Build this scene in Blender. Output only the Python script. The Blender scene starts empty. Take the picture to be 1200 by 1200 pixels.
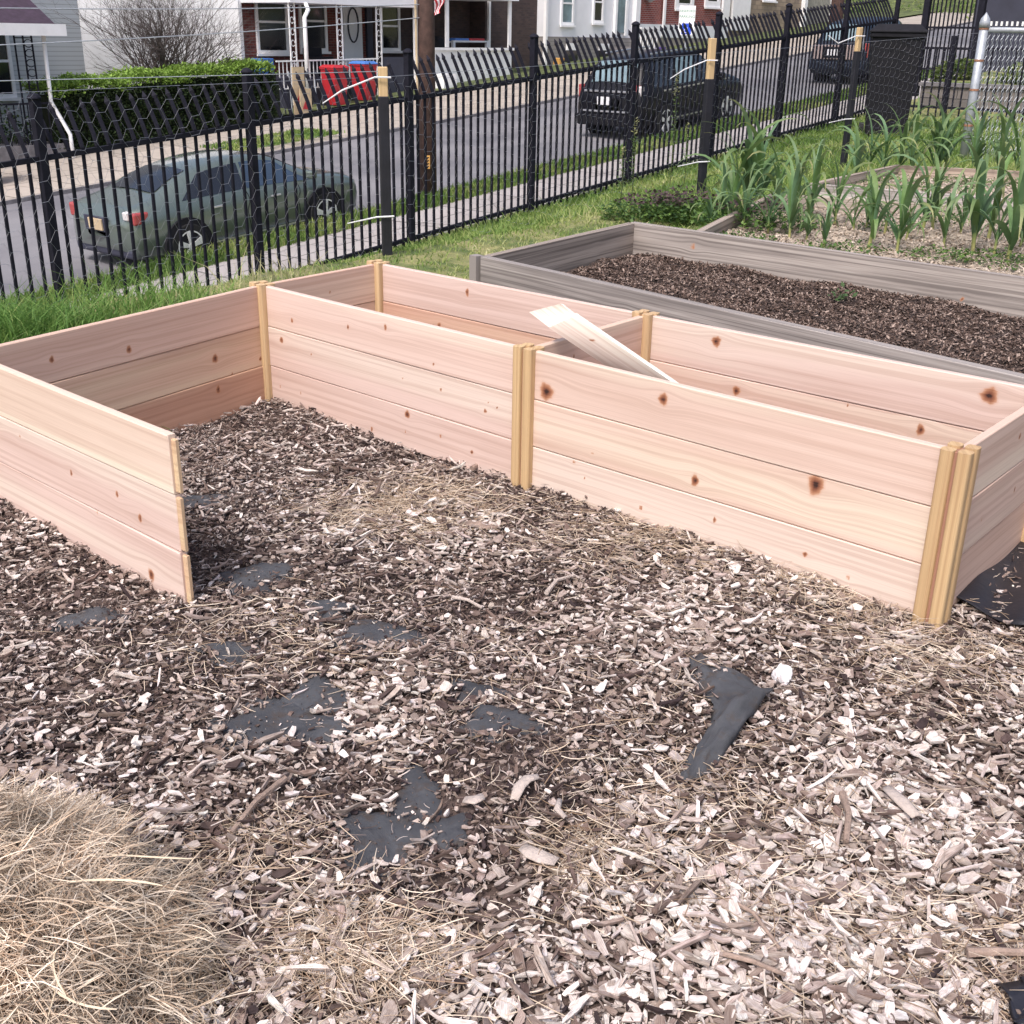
import bpy, math, random
import numpy as np
from mathutils import Vector, Matrix, noise as mnoise
random.seed(7); rng = np.random.default_rng(11)
sc = bpy.context.scene
R = math.radians
# ------------------------------------------------------------------ camera, sky, sun, exposure
CH = 1.2278; CP = R(22.582); CR = R(1.011); CF = 1342.19
cam = bpy.data.cameras.new("camera"); co = bpy.data.objects.new("camera", cam)
sc.collection.objects.link(co); sc.camera = co
cam.sensor_width = 36; cam.lens = CF / 1200 * 36; cam.clip_start = 0.05; cam.clip_end = 600
_F = Vector((0, math.cos(CP), -math.sin(CP))); _r0 = Vector((1, 0, 0)); _u0 = Vector((0, math.sin(CP), math.cos(CP)))
_R = math.cos(CR) * _r0 + math.sin(CR) * _u0; _U = -math.sin(CR) * _r0 + math.cos(CR) * _u0
co.matrix_world = Matrix(((_R.x, _U.x, -_F.x, 0), (_R.y, _U.y, -_F.y, 0), (_R.z, _U.z, -_F.z, CH), (0, 0, 0, 1)))
SUN_EL, SUN_AZ = R(55), R(207)      # azimuth clockwise from +Y: behind the camera, to the left
world = bpy.data.worlds.new("World"); sc.world = world; world.use_nodes = True
wn = world.node_tree; bg = wn.nodes["Background"]; sky = wn.nodes.new("ShaderNodeTexSky")
sky.sky_type = 'NISHITA'; sky.sun_disc = False; sky.sun_elevation = SUN_EL; sky.sun_rotation = SUN_AZ
sky.air_density = 1.0; sky.dust_density = 5.0; sky.ozone_density = 1.0
wn.links.new(sky.outputs[0], bg.inputs[0]); bg.inputs[1].default_value = 0.15
sl = bpy.data.lights.new("sun", 'SUN'); sl.energy = 1.8; sl.angle = R(12); sl.color = (1.0, 0.945, 0.94)
so = bpy.data.objects.new("sun", sl); sc.collection.objects.link(so)
sdir = Vector((math.sin(SUN_AZ) * math.cos(SUN_EL), math.cos(SUN_AZ) * math.cos(SUN_EL), math.sin(SUN_EL)))
so.rotation_euler = sdir.to_track_quat('Z', 'Y').to_euler(); so.location = sdir * 50
sc.view_settings.view_transform = 'Standard'; sc.view_settings.look = 'None'
sc.view_settings.exposure = 0.5; sc.view_settings.gamma = 1.0
sc.render.resolution_x = 1024; sc.render.resolution_y = 1024

# ------------------------------------------------------------------ frames
def ray(x, y):
    u = x - 600; v = y - 600; c, s = math.cos(CR), math.sin(CR)
    u, v = c * u + s * v, -s * u + c * v
    up = -v
    return np.array([u, CF * math.cos(CP) + up * math.sin(CP), -CF * math.sin(CP) + up * math.cos(CP)]) / CF
def G(x, y, z=0.0):
    d = ray(x, y); t = (z - CH) / d[2]; return np.array([0, 0, CH]) + t * d
A0 = np.array([-4.354, 10.881]); TH = 0.889; GR = 0.08
DS = np.array([math.cos(TH), math.sin(TH)]); DW = np.array([-math.sin(TH), math.cos(TH)])
def SW(s, w, z): p = A0 + s * DS + w * DW; return (float(p[0]), float(p[1]), float(z))
def to_sw(x, y): q = np.array([x, y]) - A0; return q @ DS, q @ DW
def road_z(s): return -2.285 + GR * s
WF = -1.536                                           # line of the iron fence
def smooth(t): t = np.clip(t, 0, 1); return t * t * (3 - 2 * t)
def terr_sw(s, w):
    s = np.asarray(s, float); w = np.asarray(w, float)
    zf = -1.19 + GR * s
    t = np.clip((-5.2 - w) / (-5.2 - WF) * 1.0, 0, 1)
    back = zf * t
    bk = smooth((s - 16.3) / .5) * smooth((-1.8 - w) / .3) * .45
    walk = road_z(s) + .15
    t2 = smooth((w - WF) / (1.5 - WF))
    z = np.where(w < -5.2, 0 * s, np.where(w < WF, back, zf + (walk - zf) * t2))
    z = z * 1.0 + bk
    z = z + np.where(w < -5.2, smooth((s - 14) / 20) * 1.5, 0)
    return z
def terr(x, y):
    q0 = x - A0[0]; q1 = y - A0[1]
    s = q0 * DS[0] + q1 * DS[1]; w = q0 * DW[0] + q1 * DW[1]
    return terr_sw(s, w)

# ------------------------------------------------------------------ materials
def nmat(name):
    m = bpy.data.materials.new(name); m.use_nodes = True
    nt = m.node_tree; b = nt.nodes["Principled BSDF"]; return m, nt, b
def N(nt, t, **kw):
    n = nt.nodes.new(t)
    for k, v in kw.items(): setattr(n, k, v)
    return n
def ramp(nt, fac, stops):
    r = N(nt, "ShaderNodeValToRGB"); e = r.color_ramp.elements
    while len(e) < len(stops): e.new(0.5)
    for el, (p_, c) in zip(e, stops): el.position = p_; el.color = (*c, 1)
    nt.links.new(fac, r.inputs[0]); return r.outputs[0]
def noise_tex(nt, vec, scale, detail=4, rough=.55, dist=0):
    n = N(nt, "ShaderNodeTexNoise"); n.inputs["Scale"].default_value = scale; n.inputs["Detail"].default_value = detail
    n.inputs["Roughness"].default_value = rough; n.inputs["Distortion"].default_value = dist
    if vec is not None: nt.links.new(vec, n.inputs["Vector"])
    return n.outputs["Fac"]
def mapping(nt, src, scale, loc=(0, 0, 0), rot=(0, 0, 0)):
    m = N(nt, "ShaderNodeMapping"); m.inputs["Scale"].default_value = scale; m.inputs["Location"].default_value = loc
    m.inputs["Rotation"].default_value = rot; nt.links.new(src, m.inputs["Vector"]); return m.outputs[0]
def mix(nt, mode, fac, a, b):
    m = N(nt, "ShaderNodeMix", data_type='RGBA', blend_type=mode)
    for s_, v in ((0, fac), (6, a), (7, b)):
        if isinstance(v, (int, float)): m.inputs[s_].default_value = v
        elif isinstance(v, tuple): m.inputs[s_].default_value = (*v, 1)
        else: nt.links.new(v, m.inputs[s_])
    return m.outputs[2]
def math_n(nt, op, a, b=None):
    m = N(nt, "ShaderNodeMath", operation=op)
    for i, v in enumerate((a, b)):
        if v is None: continue
        if isinstance(v, (int, float)): m.inputs[i].default_value = v
        else: nt.links.new(v, m.inputs[i])
    return m.outputs[0]
def bump(nt, b, h, strength=.3, dist=.01):
    n = N(nt, "ShaderNodeBump"); n.inputs["Strength"].default_value = strength; n.inputs["Distance"].default_value = dist
    nt.links.new(h, n.inputs["Height"]); nt.links.new(n.outputs[0], b.inputs["Normal"])
def simple(name, c, rough=.7, var=.25, scale=6.0, metal=0.0, bmp=.15, spec=.5, c2=None, bd=.01):
    m, nt, b = nmat(name)
    tc = N(nt, "ShaderNodeTexCoord")
    n = noise_tex(nt, tc.outputs["Object"], scale, 6, .6)
    lo = tuple(x * (1 - var) for x in c); hi = tuple(min(1, x * (1 + var)) for x in (c2 or c))
    nt.links.new(ramp(nt, n, [(.3, lo), (.7, hi)]), b.inputs["Base Color"])
    b.inputs["Roughness"].default_value = rough; b.inputs["Metallic"].default_value = metal
    b.inputs["Specular IOR Level"].default_value = spec
    if bmp: bump(nt, b, noise_tex(nt, tc.outputs["Object"], scale * 6, 5), bmp, bd)
    return m
def vcol(name, rough=.8, spec=.3, streak=None, trans=0.0):
    m, nt, b = nmat(name)
    a = N(nt, "ShaderNodeAttribute"); a.attribute_name = "col"
    tc = N(nt, "ShaderNodeTexCoord")
    n = noise_tex(nt, tc.outputs["Object"], streak or 60, 4)
    nt.links.new(mix(nt, 'MULTIPLY', .55, a.outputs["Color"], ramp(nt, n, [(.3, (.62, .6, .6)), (.65, (1, 1, 1))])), b.inputs["Base Color"])
    b.inputs["Roughness"].default_value = rough; b.inputs["Specular IOR Level"].default_value = spec
    if trans:
        t = N(nt, "ShaderNodeBsdfTranslucent"); nt.links.new(a.outputs["Color"], t.inputs[0])
        ms = N(nt, "ShaderNodeMixShader"); ms.inputs[0].default_value = trans
        nt.links.new(b.outputs[0], ms.inputs[1]); nt.links.new(t.outputs[0], ms.inputs[2])
        nt.links.new(ms.outputs[0], nt.nodes["Material Output"].inputs[0])
    return m
def wood(name, base, dark, grain=1.0, rough=.62, sap=None):
    """cedar plank: uv in metres, warp + knot attributes around each knot"""
    m, nt, b = nmat(name)
    uv = N(nt, "ShaderNodeUVMap"); uv.uv_map = "UVMap"
    sep = N(nt, "ShaderNodeSeparateXYZ"); nt.links.new(uv.outputs[0], sep.inputs[0])
    wa = N(nt, "ShaderNodeAttribute"); wa.attribute_name = "warp"
    kn = N(nt, "ShaderNodeAttribute"); kn.attribute_name = "knot"
    v2 = math_n(nt, 'ADD', sep.outputs[1], wa.outputs["Fac"])
    cb = N(nt, "ShaderNodeCombineXYZ"); nt.links.new(sep.outputs[0], cb.inputs[0]); nt.links.new(v2, cb.inputs[1])
    oi = N(nt, "ShaderNodeObjectInfo")
    g1 = noise_tex(nt, mapping(nt, cb.outputs[0], (.9, 17, 1)), 1.0, 3, .5, .35)                 # broad figure
    g3 = noise_tex(nt, mapping(nt, cb.outputs[0], (.55, 75, 1)), 1.0, 4, .6, .25)                # growth-ring streaks
    g2 = noise_tex(nt, mapping(nt, cb.outputs[0], (5, 520, 1)), 1.0, 3, .6)                      # fine fibre
    st1 = ramp(nt, g3, [(.40, (1, 1, 1)), (.52, (.12, .12, .12)), (.60, (0, 0, 0)), (.72, (.35, .35, .35))])
    mid = tuple((x + y) / 2 for x, y in zip(base, dark))
    c = mix(nt, 'MIX', math_n(nt, 'MULTIPLY', ramp(nt, g1, [(.42, (0, 0, 0)), (.66, (1, 1, 1))]), .50 * grain), base, mid)
    if sap:
        g4 = noise_tex(nt, mapping(nt, cb.outputs[0], (.25, 7, 1), (3.3, 1.7, 0)), 1.0, 2, .4, .2)
        c = mix(nt, 'MIX', math_n(nt, 'MULTIPLY', ramp(nt, g4, [(.50, (0, 0, 0)), (.60, (1, 1, 1))]), .85), c, sap)
    c = mix(nt, 'MIX', math_n(nt, 'MULTIPLY', st1, min(.6, .32 * grain)), c, dark)
    c = mix(nt, 'MULTIPLY', min(1, .22 * grain), c, ramp(nt, g2, [(.3, (.55, .48, .44)), (.6, (1, 1, 1))]))
    c = mix(nt, 'MULTIPLY', 1.0, c, oi.outputs["Color"])
    kk = math_n(nt, 'ADD', kn.outputs["Fac"], math_n(nt, 'MULTIPLY', math_n(nt, 'SUBTRACT', g2, .5), .25))
    halo = ramp(nt, kk, [(.0, (0, 0, 0)), (.36, (0, 0, 0)), (.50, (.28, .28, .28)), (.58, (.85, .85, .85)), (.7, (1, 1, 1))])
    c = mix(nt, 'MIX', halo, c, ramp(nt, kk, [(.5, (.52, .25, .13)), (.82, (.20, .075, .045)), (.93, (.04, .018, .015))]))
    nt.links.new(c, b.inputs["Base Color"]); b.inputs["Roughness"].default_value = rough
    b.inputs["Specular IOR Level"].default_value = .35
    bump(nt, b, g2, .12, .002)
    return m
M = {}
M['cedar'] = wood("cedar", (.70, .56, .50), (.40, .245, .185), sap=(.74, .645, .56))
M['post'] = wood("cedar_post", (.62, .445, .245), (.36, .21, .11), 1.5)
M['grey_wood'] = wood("weathered_wood", (.42, .385, .365), (.075, .064, .062), 1.9, .95)
M['tan_wood'] = wood("raw_stake_wood", (.62, .45, .25), (.42, .27, .13), .8)
def chipmat():
    m, nt, b = nmat("wood_chips"); a = N(nt, "ShaderNodeAttribute"); a.attribute_name = "col"
    uv = N(nt, "ShaderNodeUVMap"); uv.uv_map = "UVMap"
    n1 = noise_tex(nt, mapping(nt, uv.outputs[0], (60, 900, 1)), 1.0, 3, .6, .3); n2 = noise_tex(nt, mapping(nt, uv.outputs[0], (70, 110, 1)), 1.0, 2, .5)
    c = mix(nt, 'MULTIPLY', .75, a.outputs["Color"], ramp(nt, n1, [(.32, (.42, .36, .34)), (.58, (1, 1, 1))]))
    c = mix(nt, 'MULTIPLY', .5, c, ramp(nt, n2, [(.35, (.55, .48, .45)), (.6, (1, 1, 1))]))
    nt.links.new(c, b.inputs["Base Color"]); b.inputs["Roughness"].default_value = .88; b.inputs["Specular IOR Level"].default_value = .2
    bump(nt, b, n1, .5, .0015); return m
M['chips'] = chipmat()
M['crumbs'] = vcol("mulch_crumbs", .9, .15, 90)
M['straw'] = vcol("straw", .6, .4, 20)
M['leaf'] = vcol("leaves", .55, .4, 30, .3)
M['grass'] = vcol("grass", .6, .3, 3, .3)
M['iron'] = simple("black_iron", (.013, .013, .021), .75, .3, 12, bmp=.05, spec=.15)
M['wire'] = simple("galvanised_wire", (.30, .30, .31), .45, .2, 30, metal=.6, bmp=0)
M['sleeve'] = simple("black_sleeve", (.013, .013, .019), .45, .3, 8)
M['tie'] = simple("white_tie", (.75, .75, .78), .5, .08, 8)
M['galv'] = simple("galvanised_pipe", (.40, .43, .47), .45, .18, 18, metal=.35)
M['rust'] = simple("rusty_band", (.30, .15, .09), .8, .4, 40)
def fabricmat():
    m, nt, b = nmat("landscape_fabric"); tc = N(nt, "ShaderNodeTexCoord")
    n1 = noise_tex(nt, tc.outputs["Object"], 9, 6, .65, .4); n2 = noise_tex(nt, tc.outputs["Object"], 28, 5, .7)
    w1 = N(nt, "ShaderNodeTexWave", bands_direction='X'); w1.inputs["Scale"].default_value = 160; w2 = N(nt, "ShaderNodeTexWave", bands_direction='Y'); w2.inputs["Scale"].default_value = 160
    nt.links.new(tc.outputs["Object"], w1.inputs["Vector"]); nt.links.new(tc.outputs["Object"], w2.inputs["Vector"])
    c = ramp(nt, n1, [(.3, (.05, .052, .064)), (.6, (.115, .12, .135))])
    c = mix(nt, 'MIX', ramp(nt, n2, [(.52, (0, 0, 0)), (.66, (.8, .8, .8))]), c, (.10, .075, .062))
    wv = math_n(nt, 'MULTIPLY', w1.outputs["Fac"], w2.outputs["Fac"])
    c = mix(nt, 'MULTIPLY', .35, c, wv); nt.links.new(c, b.inputs["Base Color"]); b.inputs["Roughness"].default_value = .8
    bump(nt, b, math_n(nt, 'ADD', math_n(nt, 'MULTIPLY', n1, 4.0), wv), .55, .004); return m
M['fabric'] = fabricmat()
M['stone_w'] = simple("white_stone", (.75, .72, .74), .85, .15, 30)
M['bark'] = simple("bark", (.30, .22, .18), .9, .35, 40, bmp=.5)
M['palebark'] = simple("pale_bark", (.46, .39, .35), .85, .2, 40, bmp=.4)
M['black'] = simple("black_plastic", (.012, .012, .016), .7, .3, 8, spec=.2)
M['tyre'] = simple("tyre_rubber", (.012, .012, .013), .8, .2, 30)
M['alloy'] = simple("alloy_rim", (.75, .76, .78), .4, .1, 10, metal=.3, bmp=0)
M['white'] = simple("white_paint", (.84, .84, .85), .6, .06, 4, bmp=.05)
M['offwhite'] = simple("off_white_stucco", (.76, .77, .80), .85, .07, 1.2, bmp=.12)
M['concrete'] = None
M['curb'] = simple("curb_stone", (.17, .16, .17), .9, .35, 5)
M['red'] = simple("red_plastic", (.42, .022, .032), .45, .15, 4)
M['blue'] = simple("blue_plastic", (.06, .17, .48), .5, .15, 4)
M['pole'] = simple("creosote_pole", (.075, .042, .035), .85, .4, 9, bmp=.5)
M['slate'] = simple("slate_paint", (.035, .037, .06), .6, .2, 3)
M['roofing'] = simple("purple_shingle", (.045, .028, .048), .9, .35, 9)
M['twig'] = simple("twig_bark", (.075, .06, .057), .9, .35, 20)
M['trunk'] = simple("tree_bark", (.085, .05, .042), .9, .4, 12, bmp=.6)
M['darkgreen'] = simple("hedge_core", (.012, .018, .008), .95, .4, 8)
M['glass'] = simple("window_glass", (.014, .015, .020), .12, .3, 1.5, bmp=0, spec=.9)
M['glass2'] = simple("curtained_glass", (.16, .23, .26), .15, .3, 2.5, bmp=0, spec=.8)
M['glass_blue'] = simple("blue_tinted_glass", (.035, .055, .09), .12, .3, 1.5, bmp=0, spec=.9)
M['chrome'] = simple("bright_trim", (.62, .63, .66), .3, .05, 5, metal=.8, bmp=0)
M['tan'] = simple("tan_board", (.55, .43, .28), .8, .15, 6)
M['greysiding'] = simple("grey_siding", (.33, .31, .27), .9, .3, 6)
M['amber'] = simple("tail_lamp_red", (.38, .06, .06), .25, .1, 6, bmp=0, spec=.8)
M['clearlamp'] = simple("clear_lamp", (.65, .62, .62), .25, .1, 6, bmp=0, spec=.8)
M['yellow'] = simple("yellow_tag", (.55, .30, .08), .7, .1, 10)
def carpaint(name, c, metal=.35):
    m, nt, b = nmat(name); b.inputs["Base Color"].default_value = (*c, 1); b.inputs["Roughness"].default_value = .32
    b.inputs["Metallic"].default_value = metal; b.inputs["Coat Weight"].default_value = .9 if c[0] > .1 else .12; b.inputs["Specular IOR Level"].default_value = .5 if c[0] > .1 else .25; b.inputs["Coat Roughness"].default_value = .06
    tc = N(nt, "ShaderNodeTexCoord"); bump(nt, b, noise_tex(nt, tc.outputs["Object"], 1.5, 2), .03, .02); return m
M['carA'] = carpaint("green_grey_paint", (.15, .185, .165), .5)
M['carB'] = carpaint("black_paint", (.008, .008, .012), .0)
M['carC'] = carpaint("dark_blue_paint", (.02, .028, .045), .1)
def brick(name, c1, c2, mortar, bw=.21, bh=.075, rot=0):
    m, nt, b = nmat(name)
    uv = N(nt, "ShaderNodeUVMap"); uv.uv_map = "UVMap"
    t = N(nt, "ShaderNodeTexBrick"); t.inputs["Scale"].default_value = 1; t.inputs["Brick Width"].default_value = bw; t.inputs["Row Height"].default_value = bh
    t.inputs["Mortar Size"].default_value = .008; t.inputs["Color1"].default_value = (*c1, 1); t.inputs["Color2"].default_value = (*c2, 1); t.inputs["Mortar"].default_value = (*mortar, 1)
    nt.links.new(uv.outputs[0], t.inputs["Vector"])
    n = noise_tex(nt, uv.outputs[0], 3, 6, .7)
    nt.links.new(mix(nt, 'MULTIPLY', .6, t.outputs[0], ramp(nt, n, [(.3, (.55, .55, .55)), (.7, (1, 1, 1))])), b.inputs["Base Color"])
    b.inputs["Roughness"].default_value = .9; bump(nt, b, t.outputs["Fac"], -.3, .01); return m
M['brick'] = brick("red_brick", (.20, .045, .035), (.12, .03, .028), (.17, .12, .11))
M['brick_bright'] = brick("orange_red_brick", (.30, .06, .045), (.20, .045, .04), (.35, .28, .27))
M['brick_brown'] = brick("brown_brick", (.085, .055, .05), (.055, .038, .038), (.07, .055, .055))
M['fieldstone'] = brick("grey_stone", (.30, .27, .25), (.17, .15, .15), (.10, .09, .09), .5, .16)
M['tanstone'] = brick("tan_stone", (.42, .33, .24), (.28, .22, .17), (.18, .14, .12), .45, .18)
M['block'] = brick("retaining_block", (.23, .205, .195), (.17, .155, .15), (.06, .055, .055), .62, .3)
def clap(name, c, pitch=.11):
    m, nt, b = nmat(name)
    uv = N(nt, "ShaderNodeUVMap"); uv.uv_map = "UVMap"
    sep = N(nt, "ShaderNodeSeparateXYZ"); nt.links.new(uv.outputs[0], sep.inputs[0])
    f = math_n(nt, 'FRACT', math_n(nt, 'DIVIDE', sep.outputs[1], pitch))
    nt.links.new(ramp(nt, f, [(0, tuple(x * .35 for x in c)), (.13, tuple(x * .9 for x in c)), (.3, c)]), b.inputs["Base Color"])
    b.inputs["Roughness"].default_value = .7; bump(nt, b, f, -.6, .012); return m
M['clap'] = clap("clapboard", (.52, .54, .56))
M['stonestrip'] = clap("stacked_ledge_stone", (.27, .25, .24), .13)
def concrete_mat(name, c, sl_=1.5):
    m, nt, b = nmat(name)
    uv = N(nt, "ShaderNodeUVMap"); uv.uv_map = "UVMap"
    t = N(nt, "ShaderNodeTexBrick"); t.inputs["Scale"].default_value = 1; t.inputs["Brick Width"].default_value = sl_; t.inputs["Row Height"].default_value = sl_
    t.inputs["Mortar Size"].default_value = .018; t.offset = 0
    t.inputs["Color1"].default_value = (*c, 1); t.inputs["Color2"].default_value = (*tuple(x * .86 for x in c), 1); t.inputs["Mortar"].default_value = (*tuple(x * .35 for x in c), 1)
    nt.links.new(uv.outputs[0], t.inputs["Vector"])
    n = noise_tex(nt, uv.outputs[0], 1.2, 8, .7, .5)
    cr = N(nt, "ShaderNodeTexVoronoi", feature='DISTANCE_TO_EDGE'); cr.inputs["Scale"].default_value = .55
    nt.links.new(uv.outputs[0], cr.inputs["Vector"])
    cc = mix(nt, 'MULTIPLY', .5, t.outputs[0], ramp(nt, n, [(.3, (.62, .6, .58)), (.68, (1, 1, 1))]))
    cc = mix(nt, 'MULTIPLY', .7, cc, ramp(nt, cr.outputs["Distance"], [(0, (.3, .3, .28)), (.012, (1, 1, 1))]))
    nt.links.new(cc, b.inputs["Base Color"]); b.inputs["Roughness"].default_value = .9
    bump(nt, b, noise_tex(nt, uv.outputs[0], 30, 5), .2, .01); return m
M['walk'] = concrete_mat("near_sidewalk", (.40, .37, .36), 1.25)
M['farwalk'] = concrete_mat("far_sidewalk", (.44, .39, .34), 1.4)
def asphalt():
    m, nt, b = nmat("asphalt")
    uv = N(nt, "ShaderNodeUVMap"); uv.uv_map = "UVMap"
    n1 = noise_tex(nt, uv.outputs[0], .35, 6, .6, .4); n2 = noise_tex(nt, uv.outputs[0], 45, 3, .6)
    c = ramp(nt, n1, [(.38, (.15, .148, .165)), (.5, (.20, .195, .21)), (.62, (.235, .23, .245))])
    c = mix(nt, 'MULTIPLY', .5, c, ramp(nt, n2, [(.3, (.6, .6, .6)), (.7, (1, 1, 1))]))
    nt.links.new(c, b.inputs["Base Color"]); b.inputs["Roughness"].default_value = .88; bump(nt, b, n2, .3, .006); return m
M['asphalt'] = asphalt()
def ground_mat():
    """garden ground: dark composted mulch in the bed area, thatchy soil where grass grows"""
    m, nt, b = nmat("garden_soil")
    a = N(nt, "ShaderNodeAttribute"); a.attribute_name = "zone"
    tc = N(nt, "ShaderNodeTexCoord")
    n1 = noise_tex(nt, tc.outputs["Object"], 2.2, 8, .7, .6); n2 = noise_tex(nt, tc.outputs["Object"], 55, 6, .7)
    mulch = mix(nt, 'MIX', n2, (.045, .03, .028), (.17, .12, .10))
    mulch = mix(nt, 'MULTIPLY', .5, mulch, ramp(nt, n1, [(.35, (.5, .5, .5)), (.65, (1, 1, 1))]))
    lawn = mix(nt, 'MIX', ramp(nt, n1, [(.4, (0, 0, 0)), (.6, (1, 1, 1))]), (.08, .12, .03), (.30, .28, .12))
    c = mix(nt, 'MIX', a.outputs["Fac"], mulch, lawn)
    nt.links.new(c, b.inputs["Base Color"]); b.inputs["Roughness"].default_value = .95; bump(nt, b, n2, .6, .02); return m
M['ground'] = ground_mat()
M['bedsoil'] = simple("bed_soil", (.04, .027, .021), .95, .6, 18, bmp=.8, c2=(.075, .052, .045), bd=.02)
M['strawsoil'] = simple("straw_mulch", (.34, .28, .22), .9, .3, 25, bmp=.7, c2=(.50, .42, .34), bd=.02)
M['packed'] = simple("packed_straw", (.10, .075, .05), .95, .5, 30, bmp=.8, c2=(.22, .17, .12), bd=.02)
M['verge'] = simple("verge_soil", (.05, .075, .02), .95, .5, 2, c2=(.10, .12, .04))

# ------------------------------------------------------------------ mesh helpers
COL = sc.collection
class MB:
    def __init__(s): s.v = []; s.f = []
    def add(s, vs, fs):
        o = len(s.v); s.v += [tuple(map(float, p)) for p in vs]; s.f += [tuple(i + o for i in f) for f in fs]
    def box(s, c, sz, rz=0.0, ax=None):
        hx, hy, hz = sz[0] / 2, sz[1] / 2, sz[2] / 2; cs, sn = math.cos(rz), math.sin(rz); vs = []
        for dx, dy, dz in ((-1,-1,-1),(1,-1,-1),(1,1,-1),(-1,1,-1),(-1,-1,1),(1,-1,1),(1,1,1),(-1,1,1)):
            x, y, z = dx * hx, dy * hy, dz * hz
            vs.append((c[0] + cs * x - sn * y, c[1] + sn * x + cs * y, c[2] + z))
        s.add(vs, [(0,3,2,1),(4,5,6,7),(0,1,5,4),(1,2,6,5),(2,3,7,6),(3,0,4,7)])
    def sbox(s, s0, s1, w0, w1, z0, z1, slope=0.0):
        vs = []
        for z in (z0, z1):
            for a, b in ((s0, w0), (s1, w0), (s1, w1), (s0, w1)): vs.append(SW(a, b, z + slope * (a - s0)))
        s.add(vs, [(0,3,2,1),(4,5,6,7),(0,1,5,4),(1,2,6,5),(2,3,7,6),(3,0,4,7)])
    def tube(s, path, r, n=6, cap=True):
        path = [Vector(p) for p in path]; k = len(path)
        rs = r if isinstance(r, (list, tuple)) else [r] * k
        o = len(s.v); prev = None
        for i, p in enumerate(path):
            t = (path[min(i + 1, k - 1)] - path[max(i - 1, 0)])
            t = t.normalized() if t.length > 1e-9 else Vector((0, 0, 1))
            a = prev if prev else (Vector((0, 0, 1)) if abs(t.z) < .9 else Vector((1, 0, 0)))
            u = (a - t * a.dot(t)); u = u.normalized() if u.length > 1e-6 else t.orthogonal().normalized()
            prev = u; v = t.cross(u)
            for j in range(n):
                an = 2 * math.pi * j / n; q = p + (u * math.cos(an) + v * math.sin(an)) * rs[i]; s.v.append(tuple(q))
        for i in range(k - 1):
            for j in range(n):
                a = o + i * n + j; b = o + i * n + (j + 1) % n; s.f.append((a, b, b + n, a + n))
        if cap: s.f.append(tuple(o + j for j in range(n))[::-1]); s.f.append(tuple(o + (k - 1) * n + j for j in range(n)))
    def lathe(s, c, prof, n=16):
        o = len(s.v)
        for r_, z in prof:
            for j in range(n): an = 2 * math.pi * j / n; s.v.append((c[0] + r_ * math.cos(an), c[1] + r_ * math.sin(an), c[2] + z))
        for i in range(len(prof) - 1):
            for j in range(n):
                a = o + i * n + j; b = o + i * n + (j + 1) % n; s.f.append((a, b, b + n, a + n))
        s.f.append(tuple(o + j for j in range(n))[::-1]); s.f.append(tuple(o + (len(prof) - 1) * n + j for j in range(n)))
    def build(s, name, m, parent=None, smooth_=False, bevel=0, uv=None):
        me = bpy.data.meshes.new(name); off = Vector(parent.location) if parent is not None else Vector((0, 0, 0))
        me.from_pydata([(a - off.x, b - off.y, c - off.z) for a, b, c in s.v], [], s.f); me.update()
        if smooth_: me.polygons.foreach_set("use_smooth", [True] * len(me.polygons))
        if uv:
            l = me.uv_layers.new(name="UVMap")
            for pl in me.polygons:
                for li in pl.loop_indices:
                    p = Vector(s.v[me.loops[li].vertex_index]); a, b = to_sw(p.x, p.y)
                    n = pl.normal; nw = abs(n.x * DW[0] + n.y * DW[1]); 
                    if uv == 'wall': l.data[li].uv = ((a if nw > .5 else b), p.z)
                    else: l.data[li].uv = (a, b)
        me.materials.append(m); o = bpy.data.objects.new(name, me); COL.objects.link(o)
        if bevel:
            bv = o.modifiers.new("bevel", 'BEVEL'); bv.width = bevel; bv.segments = 2; bv.limit_method = 'ANGLE'
        if parent is not None: o.parent = parent
        return o
def np_mesh(name, V, F, m, col=None, parent=None, smooth_=False, attrs=None, uv=None):
    me = bpy.data.meshes.new(name); V = np.asarray(V, np.float32); F = np.asarray(F, np.int32)
    k = F.shape[1]; me.vertices.add(len(V)); me.vertices.foreach_set("co", V.ravel())
    me.loops.add(F.size); me.loops.foreach_set("vertex_index", F.ravel())
    me.polygons.add(len(F)); me.polygons.foreach_set("loop_start", np.arange(0, F.size, k, dtype=np.int32))
    me.polygons.foreach_set("loop_total", np.full(len(F), k, np.int32))
    me.polygons.foreach_set("use_smooth", np.full(len(F), smooth_))
    me.update(calc_edges=True)
    if col is not None:
        a = me.attributes.new("col", 'FLOAT_COLOR', 'POINT'); c = np.ones((len(V), 4), np.float32); c[:, :3] = col; a.data.foreach_set("color", c.ravel())
    for n_, d in (attrs or {}).items():
        a = me.attributes.new(n_, 'FLOAT', 'POINT'); a.data.foreach_set("value", np.asarray(d, np.float32))
    if uv is not None:
        l = me.uv_layers.new(name="UVMap"); l.data.foreach_set("uv", np.asarray(uv, np.float32)[F.ravel()].ravel())
    me.validate(); me.materials.append(m); o = bpy.data.objects.new(name, me); COL.objects.link(o)
    if parent is not None: o.parent = parent
    return o
def tag(o, label=None, cat=None, group=None, kind=None):
    if label: o['label'] = label
    if cat: o['category'] = cat
    if group: o['group'] = group
    if kind: o['kind'] = kind
    return o
def empty(name, loc, label, cat, group=None):
    o = bpy.data.objects.new(name, None); COL.objects.link(o); o.location = loc; o.empty_display_size = .1
    return tag(o, label, cat, group)
def copy_tree(o, parent=None):
    c = o.copy(); COL.objects.link(c)
    if parent is not None: c.parent = parent
    for ch in list(o.children): copy_tree(ch, c)
    return c
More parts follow.
